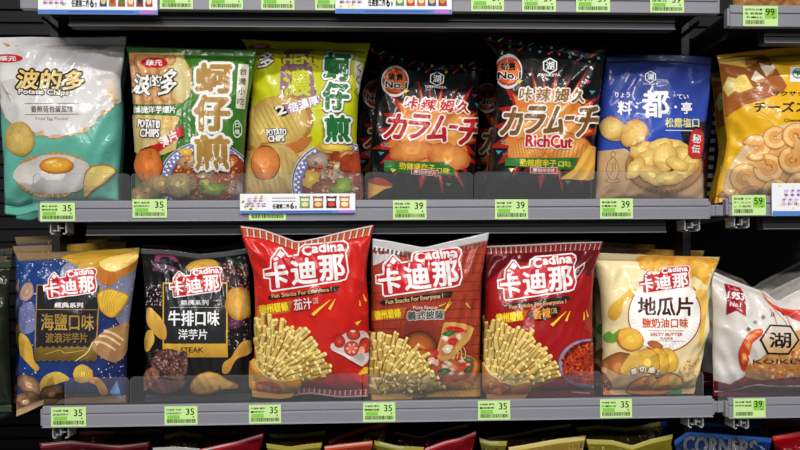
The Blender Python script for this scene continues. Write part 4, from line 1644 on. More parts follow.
B = Bag('chip_bag', 'blue sea-salt ridged potato chip bag, leftmost in the lower row',
        [(16, 252), (19, 262), (20.5, 300), (20, 350), (18, 390), (16.5, 416)], [(140, 248), (136.5, 270), (133, 295), (128.5, 330), (126.5, 360), (126, 403)],
        [(16, 253.5), (60, 252), (100, 250), (140, 247.5)], [(16.5, 416.5), (28, 412), (42, 405), (80, ydeck(80, YL, Z_LO)), (126, ydeck(126, YL, Z_LO))], YL, H=.033, seed=71, base=salt_print, seal=(140, 118, 88), seal_bottom=(132, 104, 78), lean=-.006)
SALT = B
A = Art(8)
A.part = 'salt_print'
A.poly([(68, 262), (82, 268), (110, 282), (138, 268), (134, 300), (129, 335), (118, 322), (104, 300), (80, 282), (60, 276)], (128, 130, 158), smooth=3)
A.poly([(20, 308), (32, 302), (36, 318), (35, 330), (26, 334), (20, 330)], (120, 124, 170), smooth=3)
speckle(A, 420, (20, 258, 136, 378), [(236, 238, 246), (206, 210, 228)], .3, .8, lambda x, y: x > 98 or y < 285 or x < 36)
A.part = 'seal_border'
A.poly([(16, 254)] + [(16 + i * 3.1, 258.4 + (1.2 if i % 2 else -.4)) for i in range(19)] + [(74, 251.5)], (140, 116, 84))
A.part = 'chip_print'
A.poly([(62, 257.5), (88, 251.5), (139, 250), (136, 268), (120, 278), (110, 286), (100, 278), (85, 272), (74, 264)], (206, 164, 56), smooth=3, col2=(180, 130, 40))
A.poly([(98, 268), (136, 256), (134, 268), (118, 278), (108, 286), (98, 279)], (190, 112, 46), smooth=3)
A.poly([(100, 262), (136, 252), (134, 262), (112, 272)], (238, 206, 116), smooth=3)
A.part = 'garlic_print'
A.blob(27, 292, 7, 9.5, (206, 180, 164), edge=(150, 110, 96), rot=-20, wob=.06)
A.blob(27, 291, 4, 6, (190, 150, 132), edge=(170, 130, 112), rot=-20)
A.part = 'name_panel'
A.poly([(37, 284.5), (101, 284.5), (100, 300), (98.5, 318), (96.5, 352), (35, 352), (36, 315)], (176, 136, 70))
A.poly([(38, 285.5), (100, 285.5), (98.8, 300), (97.2, 318), (95.4, 352), (36.2, 352), (37.2, 315)], (38, 38, 42))
A.poly([(35.5, 346)] + [(35.5 + i * 3.06, 346.4 + (1.4 if i % 2 else -.6)) for i in range(21)] + [(97, 360)] + [(96.7 - i * 3.06, 360.4 + (1.4 if i % 2 else -.6)) for i in range(21)], (128, 102, 44), col2=(98, 78, 36))
A.stroke([(46, 354), (60, 350), (66, 353), (84, 350)], .6, (200, 164, 90), smooth=4)
A.part = 'series_lettering'
A.text('經典系列', (55, 302.5, 83.5, 308), (228, 228, 226), bold=.35)
A.stroke([(38, 309.6), (97, 309.6)], .5, (190, 150, 80))
A.part = 'flavour_lettering'
A.text('海鹽口味', (41.5, 313.5, 94, 330.5), (150, 118, 52), bold=.35, col2=(196, 158, 78))
A.text('波浪洋芋片', (46, 332.5, 87.5, 342.8), (150, 118, 54), bold=.35)
logo(A, (43.8, 268.2, 97.6, 299.4))
A.part = 'ridged_chip_print'
A.poly([(98, 294), (108, 288.5), (119, 291), (128.5, 296), (124, 306), (116, 316), (109, 317), (102, 312), (98, 303)], (196, 142, 42), smooth=3)
A.poly([(99, 294.5), (108, 289.7), (118.5, 292), (127, 296.4), (122.5, 305.5), (115, 314.8), (109.3, 315.6), (103, 311), (99.2, 303)], (236, 196, 76), smooth=3, col2=(222, 176, 58))
A.hold = True
for i in range(6):
    A.stroke([(104 + i * 3.8, 291 + abs(i - 2) * .5), (102 + i * 2.6, 301), (104 + i * 2, 312)], .8, (206, 156, 50), smooth=3)
A.hold = False; A.up()
A.poly([(20.5, 334), (27, 336), (33, 346), (35, 360), (40, 367), (37, 371), (31, 366), (24, 358), (20.5, 352)], (226, 184, 76), smooth=3, col2=(206, 156, 56))
chip(A, 83, 374, 10, 8.5, 10, (238, 204, 90), (206, 158, 56), ribs=7, ribcol=(214, 170, 66))
A.poly([(88, 378), (97, 377), (104, 383), (108, 391), (105, 396), (100, 393), (96, 385), (90, 382)], (222, 158, 70), smooth=3)
A.poly([(38, 392), (42, 379), (50, 373), (60, 372), (70, 379), (62, 382), (53, 386), (48, 394), (43, 397)], (220, 190, 88), smooth=3, col2=(190, 150, 58))
A.poly([(44, 392), (47, 382), (53, 376), (54, 385), (48, 394)], (190, 140, 60), smooth=3)
A.part = 'potato_print'
A.poly([(92, 345), (96, 338), (106, 330), (116, 326), (128, 323), (127, 345), (122, 358), (112, 362), (97, 354)], (166, 126, 84), smooth=3)
A.hold = True
for p in ([(95, 342), (104, 343), (115, 350)], [(99, 336), (108, 337), (120, 345)], [(104, 331), (112, 333), (123, 340)]):
    A.stroke(p, 2.2, (226, 196, 146), smooth=3)
A.hold = False; A.up()
A.stroke([(93, 342), (88, 352), (80, 358), (76, 361)], 1.4, (226, 196, 120), w1=.8, smooth=4)
A.blob(29, 385, 13, 9, (186, 146, 112), edge=(120, 84, 60), rot=-30, wob=.06, jit=.06)
A.blob(26, 402, 15, 11, (168, 128, 96), edge=(104, 74, 54), rot=20, wob=.06, jit=.06)
A.blob(52, 394, 14, 9, (120, 92, 70), edge=(72, 54, 46), rot=20, wob=.08, jit=.06)
A.part = 'seal_border'
A.poly([(17, 410), (30, 405), (44, 399.5), (44, 402), (40, 409), (28, 414), (16.5, 419)], (178, 146, 112))
A.hold = True
A.poly([(109, 393), (117, 380), (122, 399)], (120, 160, 214)); A.hold = False; A.up()
B.done(A)
for i, (to, zs, lab) in enumerate((((14, 247.5), 1.06, 'blue sea-salt chip bag standing second in its row, behind the front one'), ((16, 243.5), 1.14, 'blue sea-salt chip bag standing third in its row, only its top edge showing'))):
    behind(B, lab, .085 + .075 * i, (17, 253), to, zs=zs)

# ------------------------------------------------------------------ 9: black, steak
B = Bag('chip_bag', 'black steak-flavour potato chip bag with a gold-framed name panel',
        [(140, 249), (143, 262), (145, 300), (146, 350), (145, 402)], [(247, 248), (248.5, 262), (250, 300), (252, 350), (251, 402)],
        [(140, 248.5), (170, 250), (200, 254), (225, 251.5), (247, 248)], floor_line([145, 180, 215, 251], YL, Z_LO), YL, H=.033, seed=81, base=(24, 24, 27), seal=(96, 96, 100), seal_bottom=(50, 50, 54), lean=0, vs=.035)
STEAK = B
A = Art(9)
A.part = 'seasoning_print'
A.ring(167, 262, 13, 8, 3.2, (126, 52, 84), a0=150, a1=330, rot=-20)
A.ring(166, 272, 14, 7, 3, (96, 58, 82), a0=170, a1=330, rot=-10)
chip(A, 203, 266, 17, 6, 6, (206, 160, 66), (140, 96, 36))
A.blob(234, 276, 14, 12, (60, 46, 46), edge=(40, 34, 36), jit=.3)
speckle(A, 150, (221, 264, 249, 290), [(150, 60, 50), (206, 160, 140), (96, 70, 64), (30, 26, 28), (176, 110, 90)], .5, 1.2)
speckle(A, 70, (146, 284, 162, 306), [(190, 170, 166), (120, 70, 80), (210, 206, 206)], .3, .8)
A.blob(234, 322, 9, 8, (96, 46, 78), edge=(60, 34, 54), wob=.08)
speckle(A, 60, (226, 312, 250, 352), [(170, 120, 120), (120, 70, 84), (206, 190, 190)], .3, .9)
A.hold = True
for i in range(9):
    A.stroke([(226 + i * 2.4, 256 + i * 1.2), (229 + i * 2.2, 262 + i)], .6, (92, 110, 74))
    A.stroke([(147 + i * .9, 354 + i * 2.4), (151 + i * .5, 352 + i * 3)], .6, (70, 96, 70))
A.hold = False; A.up()
A.part = 'name_panel'
A.rect(163, 282.5, 227.5, 357, (214, 172, 70))
A.rect(164.4, 284, 226, 343.5, (40, 40, 43))
A.rect(163, 344, 226.5, 356.5, (214, 168, 62), col2=(190, 140, 48))
A.stroke([(170, 307.5), (220, 307.5)], .4, (200, 200, 200))
A.part = 'series_lettering'
A.text('經典系列', (181, 300, 208.5, 305.4), (206, 206, 206), bold=.35)
A.part = 'flavour_lettering'
A.text('牛排口味', (168.5, 310.5, 219.5, 326), (238, 238, 236), bold=.5)
A.text('洋芋片', (178.5, 329, 207.5, 339.5), (230, 230, 228), bold=.35)
A.text('STEAK', (180.5, 347, 203.5, 352.4), (60, 44, 20), bold=.2)
logo(A, (169, 266.8, 222.2, 297.8))
A.part = 'chip_print'
chip(A, 239, 304, 13, 16, 10, (222, 172, 84), (170, 116, 44))
A.poly([(148, 308), (155, 311), (164, 322), (167, 332), (165, 340), (158, 337), (152, 330), (147.5, 322)], (222, 178, 84), smooth=3, col2=(196, 144, 58))
A.poly([(147, 352), (145, 342), (148, 331), (153, 331), (155, 340), (152, 347)], (214, 170, 76), smooth=3)
A.poly([(222, 370), (224, 362), (231, 357), (237, 347), (243, 341), (250, 341), (252, 349), (247, 355), (238, 358), (233, 364), (229, 372), (224, 373.5)], (214, 164, 74), smooth=3, col2=(196, 140, 54))
A.part = 'steak_print'
A.poly([(152, 366), (155, 355), (163, 349.5), (173, 349), (183, 353), (188.5, 358), (187, 370), (183, 379), (172, 378), (160, 374)], (92, 58, 50), smooth=3, col2=(118, 76, 64))
speckle(A, 190, (154, 350, 187, 376), [(44, 36, 42), (60, 48, 54), (176, 140, 132), (84, 50, 46), (140, 104, 98)], .6, 1.4)
A.poly([(143, 381), (147, 371), (154, 367), (160, 371), (157, 380), (148, 389), (143, 390)], (146, 92, 72), smooth=3)
A.poly([(150, 388), (160, 378), (172, 380), (186, 380), (180, 388), (165, 393)], (112, 68, 56), smooth=3)
speckle(A, 30, (144, 372, 158, 386), [(206, 150, 120), (110, 60, 50)], .4, 1)
A.part = 'big_chip_print'
A.poly([(190, 388), (194, 378), (202, 372.5), (214, 371.5), (224, 377), (237, 384), (236, 388), (222, 389), (206, 395), (196, 394)], (170, 116, 50), smooth=3)
A.poly([(191.5, 387), (195, 378.8), (202.5, 373.6), (213.5, 372.6), (223, 378), (234, 384.4), (222, 387.6), (206, 393), (197, 392.6)], (230, 184, 96), smooth=3, col2=(206, 152, 66))
B.done(A)
behind(B, 'black steak-flavour chip bag standing behind the front one, only its top edge showing', .085, (200, 253), (197, 249), zs=1.05)

# ------------------------------------------------------------------ 10: bright red, tomato
YR = 0.988
PL = 1.005
B = Bag('fries_bag', 'bright red tomato fries snack bag, its top corners flared above a dip',
        [(239.5, 226), (243, 240), (249, 258), (253.5, 272), (255, 300), (255, 340), (253, 370), (252.5, 402)], [(374, 225), (370.5, 240), (367.5, 258), (366, 275), (368.5, 300), (369, 330), (368, 360), (368.5, 402)],
        [(239.5, 225.5), (262, 228.5), (280, 235), (297, 241.6), (320, 237), (345, 230.5), (374, 224.5)], floor_line([252.5, 280, 310, 340, 368.5], YR, Z_LO, [6, 3.5, 7, 2.5, 3]), YR, H=.034, seed=91, base=(206, 34, 28), seal=(160, 54, 38), seal_bottom=(168, 28, 30), lean=-.0375, vs=.06)
RED = B
A = Art(10)
stripes_seal(B, A, .012, .062, 20, (196, 92, 52), (226, 214, 206))
A.part = 'white_edge'
A.stroke([B.px(u, .006) for u in np.linspace(.01, .99, 30)], 1.2, (222, 220, 220))
stripes_seal(B, A, .955, .985, 22, None, (226, 206, 206), part='bottom_border')
A.stroke([B.px(u, .992) for u in np.linspace(.01, .99, 30)], 1.3, (200, 190, 190))
logo(A, (263.4, 240.8, 348.8, 291.6))
slogan(A, [(268.5, 295.8), (340, 285.8), (337, 291.2), (268.5, 299.6)], (272, 290.4, 332, 295.8), 7)
yellow_label(A, zz([(106, 132), (325, 95), (308, 165), (106, 202)], 240, 285), 8, (259, 303.2, 288.5, 312.6))
A.part = 'flavour_lettering'
A.text('茄汁', (294, 298, 312, 309.5), (240, 224, 220), rot=6, bold=.3, outline=[(.8, (170, 30, 40))])
A.text('口味', (313.5, 297, 318.5, 304), (236, 190, 170), rot=6, bold=.1)
rays(A, [((313, 314.5), (330, 299.5), 3.4), ((329, 309.5), (335.5, 298.5), 2.8), ((360, 306), (359.5, 300), 2), ((366, 301), (363, 294), 2), ((356, 324), (361, 320.5), 3.5)])
fries(A)
A.part = 'tomato_print'
A.poly([(330.5, 346), (334, 341), (345, 333), (358, 330), (368, 336), (368, 358), (362, 366), (356, 363.5), (344, 356), (333, 350.5)], (226, 208, 204), smooth=3)
A.poly([(333, 350.5), (344, 356), (356, 363.5), (362, 366), (368, 358), (368, 354), (361, 362), (345, 353)], (246, 240, 238))
for x, y, rx, ry, c, e in ((339, 341, 6, 6.5, (206, 60, 46), (160, 30, 30)), (353, 334, 7, 6, (214, 76, 60), (170, 34, 34)), (351, 348, 7.5, 7.5, (224, 96, 84), (196, 48, 44)), (364, 345, 6, 8, (210, 60, 50), (170, 36, 34))):
    A.blob(x, y, rx, ry, c, edge=e)
A.hold = True
for i in range(6):
    a = i * 60
    A.blob(351 + 4 * math.cos(math.radians(a)), 348 + 4 * math.sin(math.radians(a)), 1.7, 1.1, (240, 190, 170), rot=-a, n=10)
A.blob(361, 350, 3, 4, (236, 170, 150)); A.blob(352, 331, 2.6, 1.2, (246, 214, 206))
A.hold = False; A.up()
A.part = 'yellow_chip_print'
A.poly([(358, 374), (364, 367), (369, 367), (368, 373), (360, 375)], (236, 200, 60))
A.poly([(320, 376.5), (324, 373), (326, 376.5)], (240, 200, 120))
B.done(A)
behind(B, 'bright red tomato fries bag standing behind the front one, hidden but for its lower edge', .09, (310, 392), (314, 392), zs=.96)

# ------------------------------------------------------------------ 11: brick red, pizza
B = Bag('fries_bag', 'brick-patterned terracotta pizza fries snack bag with a silver top edge',
        [(372.5, 238), (372, 250), (371, 262), (371.5, 300), (371, 350), (371.5, 402)], [(489, 233), (486, 252), (482, 275), (481, 300), (480.5, 330), (479.5, 365), (480.5, 402)],
        [(372.5, 238.5), (390, 241), (410, 245), (424, 247.5), (445, 242.5), (489, 232.5)], floor_line([371.5, 400, 440, 480.5], PL, Z_LO), PL, H=.034, seed=101, base=(166, 62, 44), seal=(204, 202, 204), seal_bottom=(190, 130, 90), lean=-.047, vs=.05)
PIZZA = B
A = Art(11)
A.part = 'brick_print'
A.hold = True
for j, y in enumerate(range(256, 400, 9)):
    A.stroke([(368, y + 1), (430, y), (488, y - 2)], .45, (112, 36, 28))
    for x in range(374 + (9 if j % 2 else 0), 486, 18):
        A.stroke([(x, y), (x, y + 9)], .4, (116, 40, 30))
A.hold = False; A.up()
A.blob(420, 348, 27, 30, (128, 46, 34), edge=(150, 56, 40), n=30)
A.blob(419, 349, 18.5, 18.5, (206, 110, 50), edge=(52, 26, 24), n=34)
A.blob(420, 356, 12, 8, (226, 120, 50), edge=(150, 60, 34), n=24)
A.part = 'silver_border'
A.poly([B.px(0.005, .03), B.px(.12, .045), B.px(.28, .05), B.px(.18, .10), B.px(.02, .17)], (198, 198, 200))
A.stroke([B.px(.03, .085), B.px(.14, .075)], 3, (170, 60, 50))
stripes_seal(B, A, .055, .085, 26, (76, 50, 46), None)
logo(A, (375.8, 247.6, 462.4, 296.8))
slogan(A, zz([(122, 440), (150, 430), (570, 375), (560, 410), (150, 458), (125, 450)], 360, 230), (386, 296.5, 443, 302.5), 6.5)
yellow_label(A, zz([(72, 128), (292, 102), (262, 178), (72, 190)], 360, 290), 6, (374.5, 309.4, 401, 318.6))
A.part = 'flavour_lettering'
A.text('義式披薩', (407.5, 310.4, 443.5, 319.4), (70, 96, 84), rot=2, bold=.4, outline=[(1.1, (232, 214, 206))])
A.text('Pizza flavour', (413, 305.6, 438, 309), (232, 214, 206), rot=0, bold=.15)
rays(A, [((444, 311), (451, 302), 2.2), ((446, 308), (449.5, 300), 1.6), ((466, 303), (470, 308), 2.0), ((439, 306), (446, 303), 1.6)], (232, 190, 70))
A.part = 'pizza_print'
A.blob(452, 373, 29, 21, (156, 96, 40), n=40, k=1)
A.poly([(422, 374), (440, 386), (460, 386), (481, 360), (481, 402), (425, 402)], (206, 152, 66), smooth=2)
A.hold = True
for i in range(9):
    A.stroke([(440 + i * 4.4, 388 - i * 1.2), (450 + i * 3.4, 400 - i * 1.5)], .6, (170, 112, 42))
A.hold = False; A.up()
A.blob(452, 369, 27.5, 18, (214, 150, 70), edge=(196, 116, 48), n=40)
A.blob(450, 367, 24, 14.5, (206, 110, 74), edge=(186, 66, 46), n=40, jit=.12)
rr = random.Random(9)
A.hold = True
for i in range(26):
    x, y = rr.uniform(430, 472), rr.uniform(355, 379)
    if ((x - 451) / 22) ** 2 + ((y - 367) / 13) ** 2 < 1:
        A.blob(x, y, rr.uniform(2, 4), rr.uniform(1.6, 3), rr.choice(((236, 220, 190), (200, 44, 36), (214, 60, 44), (232, 206, 160))), wob=.15, n=12)
        A.layer += 1 if i % 6 == 0 else 0
A.hold = False; A.up()
for x, y, rx, ry, ro in ((444, 370, 7, 2.4, 6), (468, 368, 6, 2.4, 50), (468, 359, 5, 1.8, 0)):
    A.blob(x, y, rx, ry, (92, 130, 84), edge=(52, 96, 58), rot=ro, wob=.1)
A.part = 'pizza_slice_print'
A.poly([(443, 323), (449, 322), (462, 323), (472, 327), (473, 330), (469, 339), (461, 347), (452, 357), (440, 360), (436, 352), (440, 338)], (220, 164, 84), smooth=2)
A.poly([(444.5, 326), (462, 327), (464, 332), (458, 342), (450, 353), (441, 356), (438, 351)], (216, 130, 84))
A.blob(455, 329, 9, 3, (196, 40, 34), rot=-8, wob=.1)
A.blob(445, 337, 3.6, 3.2, (238, 226, 196), wob=.1)
A.blob(452, 341, 5, 3.6, (204, 52, 42), wob=.12)
A.blob(458, 336, 3.4, 3, (236, 214, 180), wob=.1)
A.blob(447, 348, 5, 4, (238, 226, 200), wob=.12)
A.blob(431, 354, 7, 6, (206, 66, 52), edge=(180, 40, 36), wob=.12)
A.blob(432, 360, 5, 3, (236, 200, 180), wob=.12)
A.blob(448, 332.6, 6.5, 2.2, (60, 120, 60), edge=(40, 90, 48), rot=14, wob=.1)
A.hold = True
for x in (455, 459, 463):
    A.stroke([(x, 346), (x + 2, 352), (x + 1, 358)], .8, (240, 214, 150), smooth=3)
A.hold = False; A.up()
fries(A, 112, 14, seed=8, holder=(206, 158, 74), paper_mark=False)
A.hold = True
A.rect(424, 377, 434, 381, (226, 204, 124)); A.rect(424, 381.5, 433, 388, (214, 190, 108)); A.hold = False; A.up()
B.done(A)
behind(B, 'terracotta pizza fries bag standing behind the brick-patterned one', .12, (430, 247), (430, 248), zs=.96)

# ------------------------------------------------------------------ 12: dark red, spicy
B = Bag('fries_bag', 'dark red spicy fries bag with a chilli bowl and a straight striped top',
        [(485, 246), (486.5, 256), (485, 280), (484.5, 320), (485, 360), (486, 402)], [(603.5, 241.5), (600, 252), (595, 265), (592.5, 290), (592, 340), (592.5, 370), (594.5, 402)],
        [(485, 246), (520, 244.5), (560, 242.5), (603.5, 241)], floor_line([486, 520, 560, 594.5], YL - .006, Z_LO), YL - .006, H=.035, seed=111, base=(158, 24, 26), seal=(140, 40, 40), seal_bottom=(110, 24, 26), lean=-.002, vs=.05)
SPICY = B
A = Art(12)
A.part = 'upper_print'
A.poly([(486, 254), (598, 250), (594, 268), (590, 276), (560, 262), (510, 262), (495, 275), (485, 285)], (96, 18, 24))
A.part = 'white_edge'
A.stroke([B.px(u, .006) for u in np.linspace(.01, .99, 30)], 1.4, (220, 216, 216))
stripes_seal(B, A, .014, .058, 23, (170, 30, 34), (206, 190, 180))
A.part = 'side_mark'
A.poly([(571, 272), (585, 262), (584, 268), (578, 277), (574, 281)], (200, 190, 190))
A.poly([(573, 272.4), (584, 264), (583, 268), (577.5, 275.6)], (110, 24, 30))
logo(A, (497.4, 253.6, 576.2, 301))
slogan(A, zz([(172, 432), (205, 424), (575, 372), (580, 396), (205, 446), (175, 446)], 475, 235), (509, 302, 566, 307.4), 6)
yellow_label(A, zz([(135, 90), (327, 62), (300, 125), (110, 158)], 475, 300), 6.5, (496, 312.2, 523, 321.8))
A.part = 'flavour_lettering'
A.blob(545, 313, 15.5, 6.6, (34, 22, 22), rot=8, wob=.1)
A.text('香辣', (532.5, 308, 550.5, 319), (226, 150, 60), rot=6, bold=.5)
A.text('口味', (551, 307.6, 556.6, 314), (214, 170, 110), rot=6, bold=.1)
rays(A, [((551, 325.5), (565.5, 311.5), 3.2), ((566, 321), (570, 311), 2.4), ((584, 320), (584, 312), 1.8), ((588, 317), (586, 310), 1.6)])
A.part = 'chilli_bowl_print'
A.blob(590, 364, 32.5, 25.5, (96, 84, 110), n=44, k=1)
A.blob(590, 363.5, 31.5, 24.3, (178, 168, 190), edge=(150, 136, 164), n=44)
A.blob(591, 362.5, 28.5, 21.5, (120, 34, 22), edge=(90, 22, 18), n=44, jit=.2)
A.poly([(562, 372), (568, 356), (578, 348), (590, 342), (600, 338), (600, 380), (575, 382)], (176, 56, 30), smooth=3)
speckle(A, 260, (562, 340, 598, 382), [(206, 66, 34), (160, 40, 24), (226, 104, 54), (120, 28, 20), (96, 22, 18)], .6, 1.6, lambda x, y: ((x - 591) / 29) ** 2 + ((y - 362) / 22) ** 2 < 1)
fries(A, 230, 4, seed=12, holder=(196, 132, 60))
A.part = 'small_lettering'
for i in range(9):
    A.hold = True
    A.rect(572 + i * 2, 391.4 + i * .12, 573.2 + i * 2, 392.6 + i * .12, (226, 190, 180))
A.hold = False; A.up()
B.done(A)
behind(B, 'dark red spicy fries bag standing behind the front one, its silver top edge showing', .085, (540, 243), (534, 244), zs=1.03)

# ------------------------------------------------------------------ 13: cream, sweet potato
B = Bag('chip_bag', 'cream sweet-potato chip bag with a white round name panel and salty butter lettering',
        [(592, 253), (595, 268), (600, 290), (602, 320), (602, 350), (603, 402)], [(720, 257.5), (715.5, 270), (711, 282), (708, 300), (706.5, 330), (703, 350), (697, 378), (691, 402)],
        [(592, 252.5), (630, 254), (670, 256), (720, 257)], floor_line([603, 630, 660, 691], YL + .009, Z_LO), YL + .009, H=.036, seed=121, base=(238, 220, 168), seal=(232, 214, 170), seal_bottom=(226, 196, 150), lean=0, vs=.045)
SWEET = B
A = Art(13)
A.part = 'chip_print'
A.poly([(639, 256), (716, 258.5), (711, 270), (708, 284), (704, 284), (696, 275), (690, 279), (684, 268), (674, 267), (660, 272), (646, 268)], (226, 164, 56), smooth=3)
A.hold = True
for x, y, rx, ry, r in ((648, 263, 8, 9, 30), (662, 264, 10, 7, 0), (680, 262, 9, 7, 10), (700, 268, 12, 10, -30)):
    A.blob(x, y, rx, ry, (240, 190, 84), edge=(222, 154, 50), rot=r, wob=.08)
A.hold = False; A.up()
A.poly([(608, 312), (612, 304), (620, 298), (628, 290), (636, 289), (634, 296), (624, 302), (622, 312), (616, 320), (610, 319)], (234, 188, 76), smooth=3, col2=(220, 164, 60))
A.poly([(696, 293), (707, 291), (706, 312), (703, 340), (698, 348), (700, 322)], (236, 190, 84), smooth=3)
A.part = 'round_name_panel'
A.blob(664.5, 315, 36.5, 37, (244, 242, 238), n=60, k=1)
A.ring(664.5, 315, 36.5, 37, 1.1, (190, 44, 36), a0=-30, a1=120, n=40)
A.ring(664.5, 315, 36.5, 37, 1.0, (150, 50, 40), a0=150, a1=215, n=30)
A.poly([(692, 286), (697, 291), (694, 290)], (200, 40, 40))
A.part = 'flavour_lettering'
A.text('地瓜片', (637.5, 297, 693, 316), (74, 34, 26), bold=.8)
A.text('鹽奶油口味', (642, 318, 688, 328), (206, 92, 42), bold=.45)
A.stroke([(648, 330.6), (684, 330.6)], .45, (200, 90, 70))
A.stroke([(648, 341), (684, 341)], .45, (200, 90, 70))
A.text('SALTY BUTTER', (650, 332.6, 682.4, 335.9), (206, 92, 66), bold=.2)
A.text('FLAVOR', (660, 337, 673, 339.8), (206, 92, 66), bold=.15)
logo(A, (638, 265.8, 690.2, 293.6))
A.part = 'sweet_potato_print'
A.blob(618, 367, 19, 15, (196, 128, 68), edge=(130, 74, 44), rot=15, wob=.04)
A.blob(655, 345, 8, 4, (176, 104, 60), rot=-20)
A.poly([(603, 336), (609, 331), (613, 334), (620, 329), (623, 334), (618, 340), (613, 343), (606, 342)], (96, 160, 60), smooth=2)
A.poly([(601, 345), (604, 349), (603, 355), (601, 356)], (90, 150, 56))
A.blob(630, 339.5, 14, 11.5, (176, 104, 44), rot=-20, n=30, k=1)
A.blob(630.5, 338.8, 13, 10.4, (244, 198, 84), edge=(228, 168, 56), rot=-20, wob=.03)
A.hold = True
for x, y, rx, ry, r in ((668, 360, 9, 12, 20), (658, 361, 10, 13, 20), (647, 362, 12, 13, 14)):
    A.blob(x, y, rx * 1.06, ry * 1.06, (190, 124, 46), rot=r)
    A.layer += 1
    A.blob(x, y, rx, ry, (242, 200, 86), edge=(228, 174, 62), rot=r)
    A.layer += 1
A.poly([(621, 368), (630, 354), (638, 350), (640, 362), (636, 376), (624, 376)], (236, 190, 96), smooth=2)
A.hold = False; A.up()
speckle(A, 40, (640, 352, 674, 372), [(222, 160, 54)], .3, .7)
A.poly([(600, 366), (618, 374), (640, 372), (660, 376), (690, 380), (692, 402), (602, 402)], (214, 176, 128), smooth=2)
A.poly([(601, 370), (612, 382), (608, 392), (602, 390)], (130, 70, 50), smooth=2)
A.poly([(604, 388), (612, 394), (612, 402), (604, 402)], (222, 110, 56))
A.blob(689, 367, 7, 8, (222, 214, 206), edge=(200, 190, 190))
A.poly([(680, 366), (694, 356), (699, 360), (696, 376), (690, 384), (682, 376)], (236, 204, 140), smooth=3)
speckle(A, 22, (682, 360, 697, 376), [(206, 140, 70)], .5, 1.2)
A.part = 'potato_print'
A.poly([(625, 392), (628, 383), (634, 379), (644, 375), (655, 376), (670, 372), (682, 377), (680, 386), (668, 392), (656, 397), (640, 395)], (120, 66, 34), smooth=3)
A.poly([(626, 391.4), (629, 383.6), (634.6, 380), (644, 376), (655, 377), (670, 373), (681, 377.4), (679, 385.4), (667.6, 391), (656, 395.8), (640, 393.8)], (232, 150, 66), smooth=3, col2=(218, 132, 52))
A.poly([(648, 376), (653, 375), (657, 382), (654, 386), (649, 382)], (240, 190, 84), smooth=2)
A.poly([(668, 381), (670, 375), (676, 374), (682, 382), (676, 388), (670, 387)], (240, 196, 90), smooth=2)
A.poly([(664, 398), (671, 389), (680, 389), (679, 398)], (76, 150, 64), smooth=2)
A.part = 'arched_lettering'
for i, t in enumerate('厚切感!'):
    A.hold = True
    x, y = 634 + i * 8.2, 372 - [1.4, 4.0, 3.2, 1.2][i]
    A.text(t, (x - 3.4, y - 3, x + (3.4 if t != '!' else -.6), y + 3), (246, 240, 226), rot=[18, 5, -8, -16][i], bold=.5, outline=[(.8, (110, 66, 40))])
A.hold = False; A.up()
B.done(A)
behind(B, 'cream sweet-potato chip bag standing second in its row, behind the front one', .08, (660, 255), (649, 248.5), zs=1.06)
behind(B, 'cream sweet-potato chip bag hindmost in its row, close under the shelf', .155, (660, 280), (632, 249), zs=1.12)

# ------------------------------------------------------------------ 14: white, prawn
B = Bag('snack_bag', 'white prawn cracker bag with a red 1953 ribbon and a black hexagon mark, right end',
        [(714.5, 272), (711.5, 282), (713, 310), (712.5, 350), (713.5, 390), (713, 400)], [(850, 266), (852, 300), (856, 350), (853, 400)],
        [(714.5, 272), (730, 279), (750, 287), (766, 292), (777, 302), (788, 295), (805, 287), (850, 266)], floor_line([713, 760, 800, 853], YL, ZR_LO), YL, H=.04, seed=131, base=(214, 209, 203), seal=(206, 200, 194), seal_bottom=(112, 26, 36), lean=-.004, vs=.03, rough=1.3)
PRAWN = B
A = Art(14)
A.part = 'red_ribbon'
A.poly([(724.2, 283.2), (740, 287.8), (744.5, 294), (746, 302), (746, 316.5), (736, 310.8), (726.2, 315), (726.8, 296)], (150, 20, 36))
A.text('1953', (727.6, 292.2, 745, 299.6), (244, 240, 236), rot=-8, bold=.6)
A.text('No.1', (730, 302, 741, 307), (240, 226, 222), rot=-6, bold=.35)
A.rect(730, 289, 739, 290.2, (206, 120, 130), rot=-12)
A.part = 'prawn_print'
A.poly([(762, 295), (766, 301), (772, 307), (784, 314), (800, 322), (830, 326), (828, 312), (800, 310), (786, 309), (774, 305)], (214, 84, 50), smooth=2)
A.poly([(772, 308), (790, 312), (820, 318), (824, 326), (800, 321)], (196, 40, 40), smooth=2)
A.hold = True
for a, b in (((770, 309), (778, 330)), ((774, 310), (790, 330)), ((768, 303), (760, 290)), ((783, 313), (790, 326))):
    A.stroke([a, ((a[0] + b[0]) / 2 + 1, (a[1] + b[1]) / 2 - 1), b], .7, (206, 120, 80), smooth=3)
A.hold = False; A.up()
A.poly([(740, 366), (738.5, 352), (745, 338), (752, 331), (762, 329), (762, 335), (752, 344), (750, 352), (748, 364), (744, 372)], (206, 62, 40), smooth=3)
A.hold = True
for x, y, rx, ry, r in ((752, 336, 5, 3.4, 30), (748, 345, 4, 5, 20), (744, 358, 3, 6, 10), (757, 332, 4, 2, 0)):
    A.blob(x, y, rx, ry, (236, 160, 84), edge=(216, 90, 50), rot=r, wob=.15)
A.hold = False; A.up()
A.poly([(746, 368), (757, 354), (768, 340), (782, 334), (830, 326), (850, 340), (850, 380), (752, 380), (746, 374)], (206, 152, 88), smooth=2, col2=(184, 122, 64))
speckle(A, 160, (752, 336, 812, 378), [(226, 180, 116), (170, 104, 52), (196, 80, 44), (236, 200, 140)], .6, 1.7, lambda x, y: x + y * .9 > 1075)
A.poly([(748, 356), (760, 341), (772, 343), (768, 352), (758, 360), (751, 364)], (216, 208, 198))
A.part = 'maroon_base'
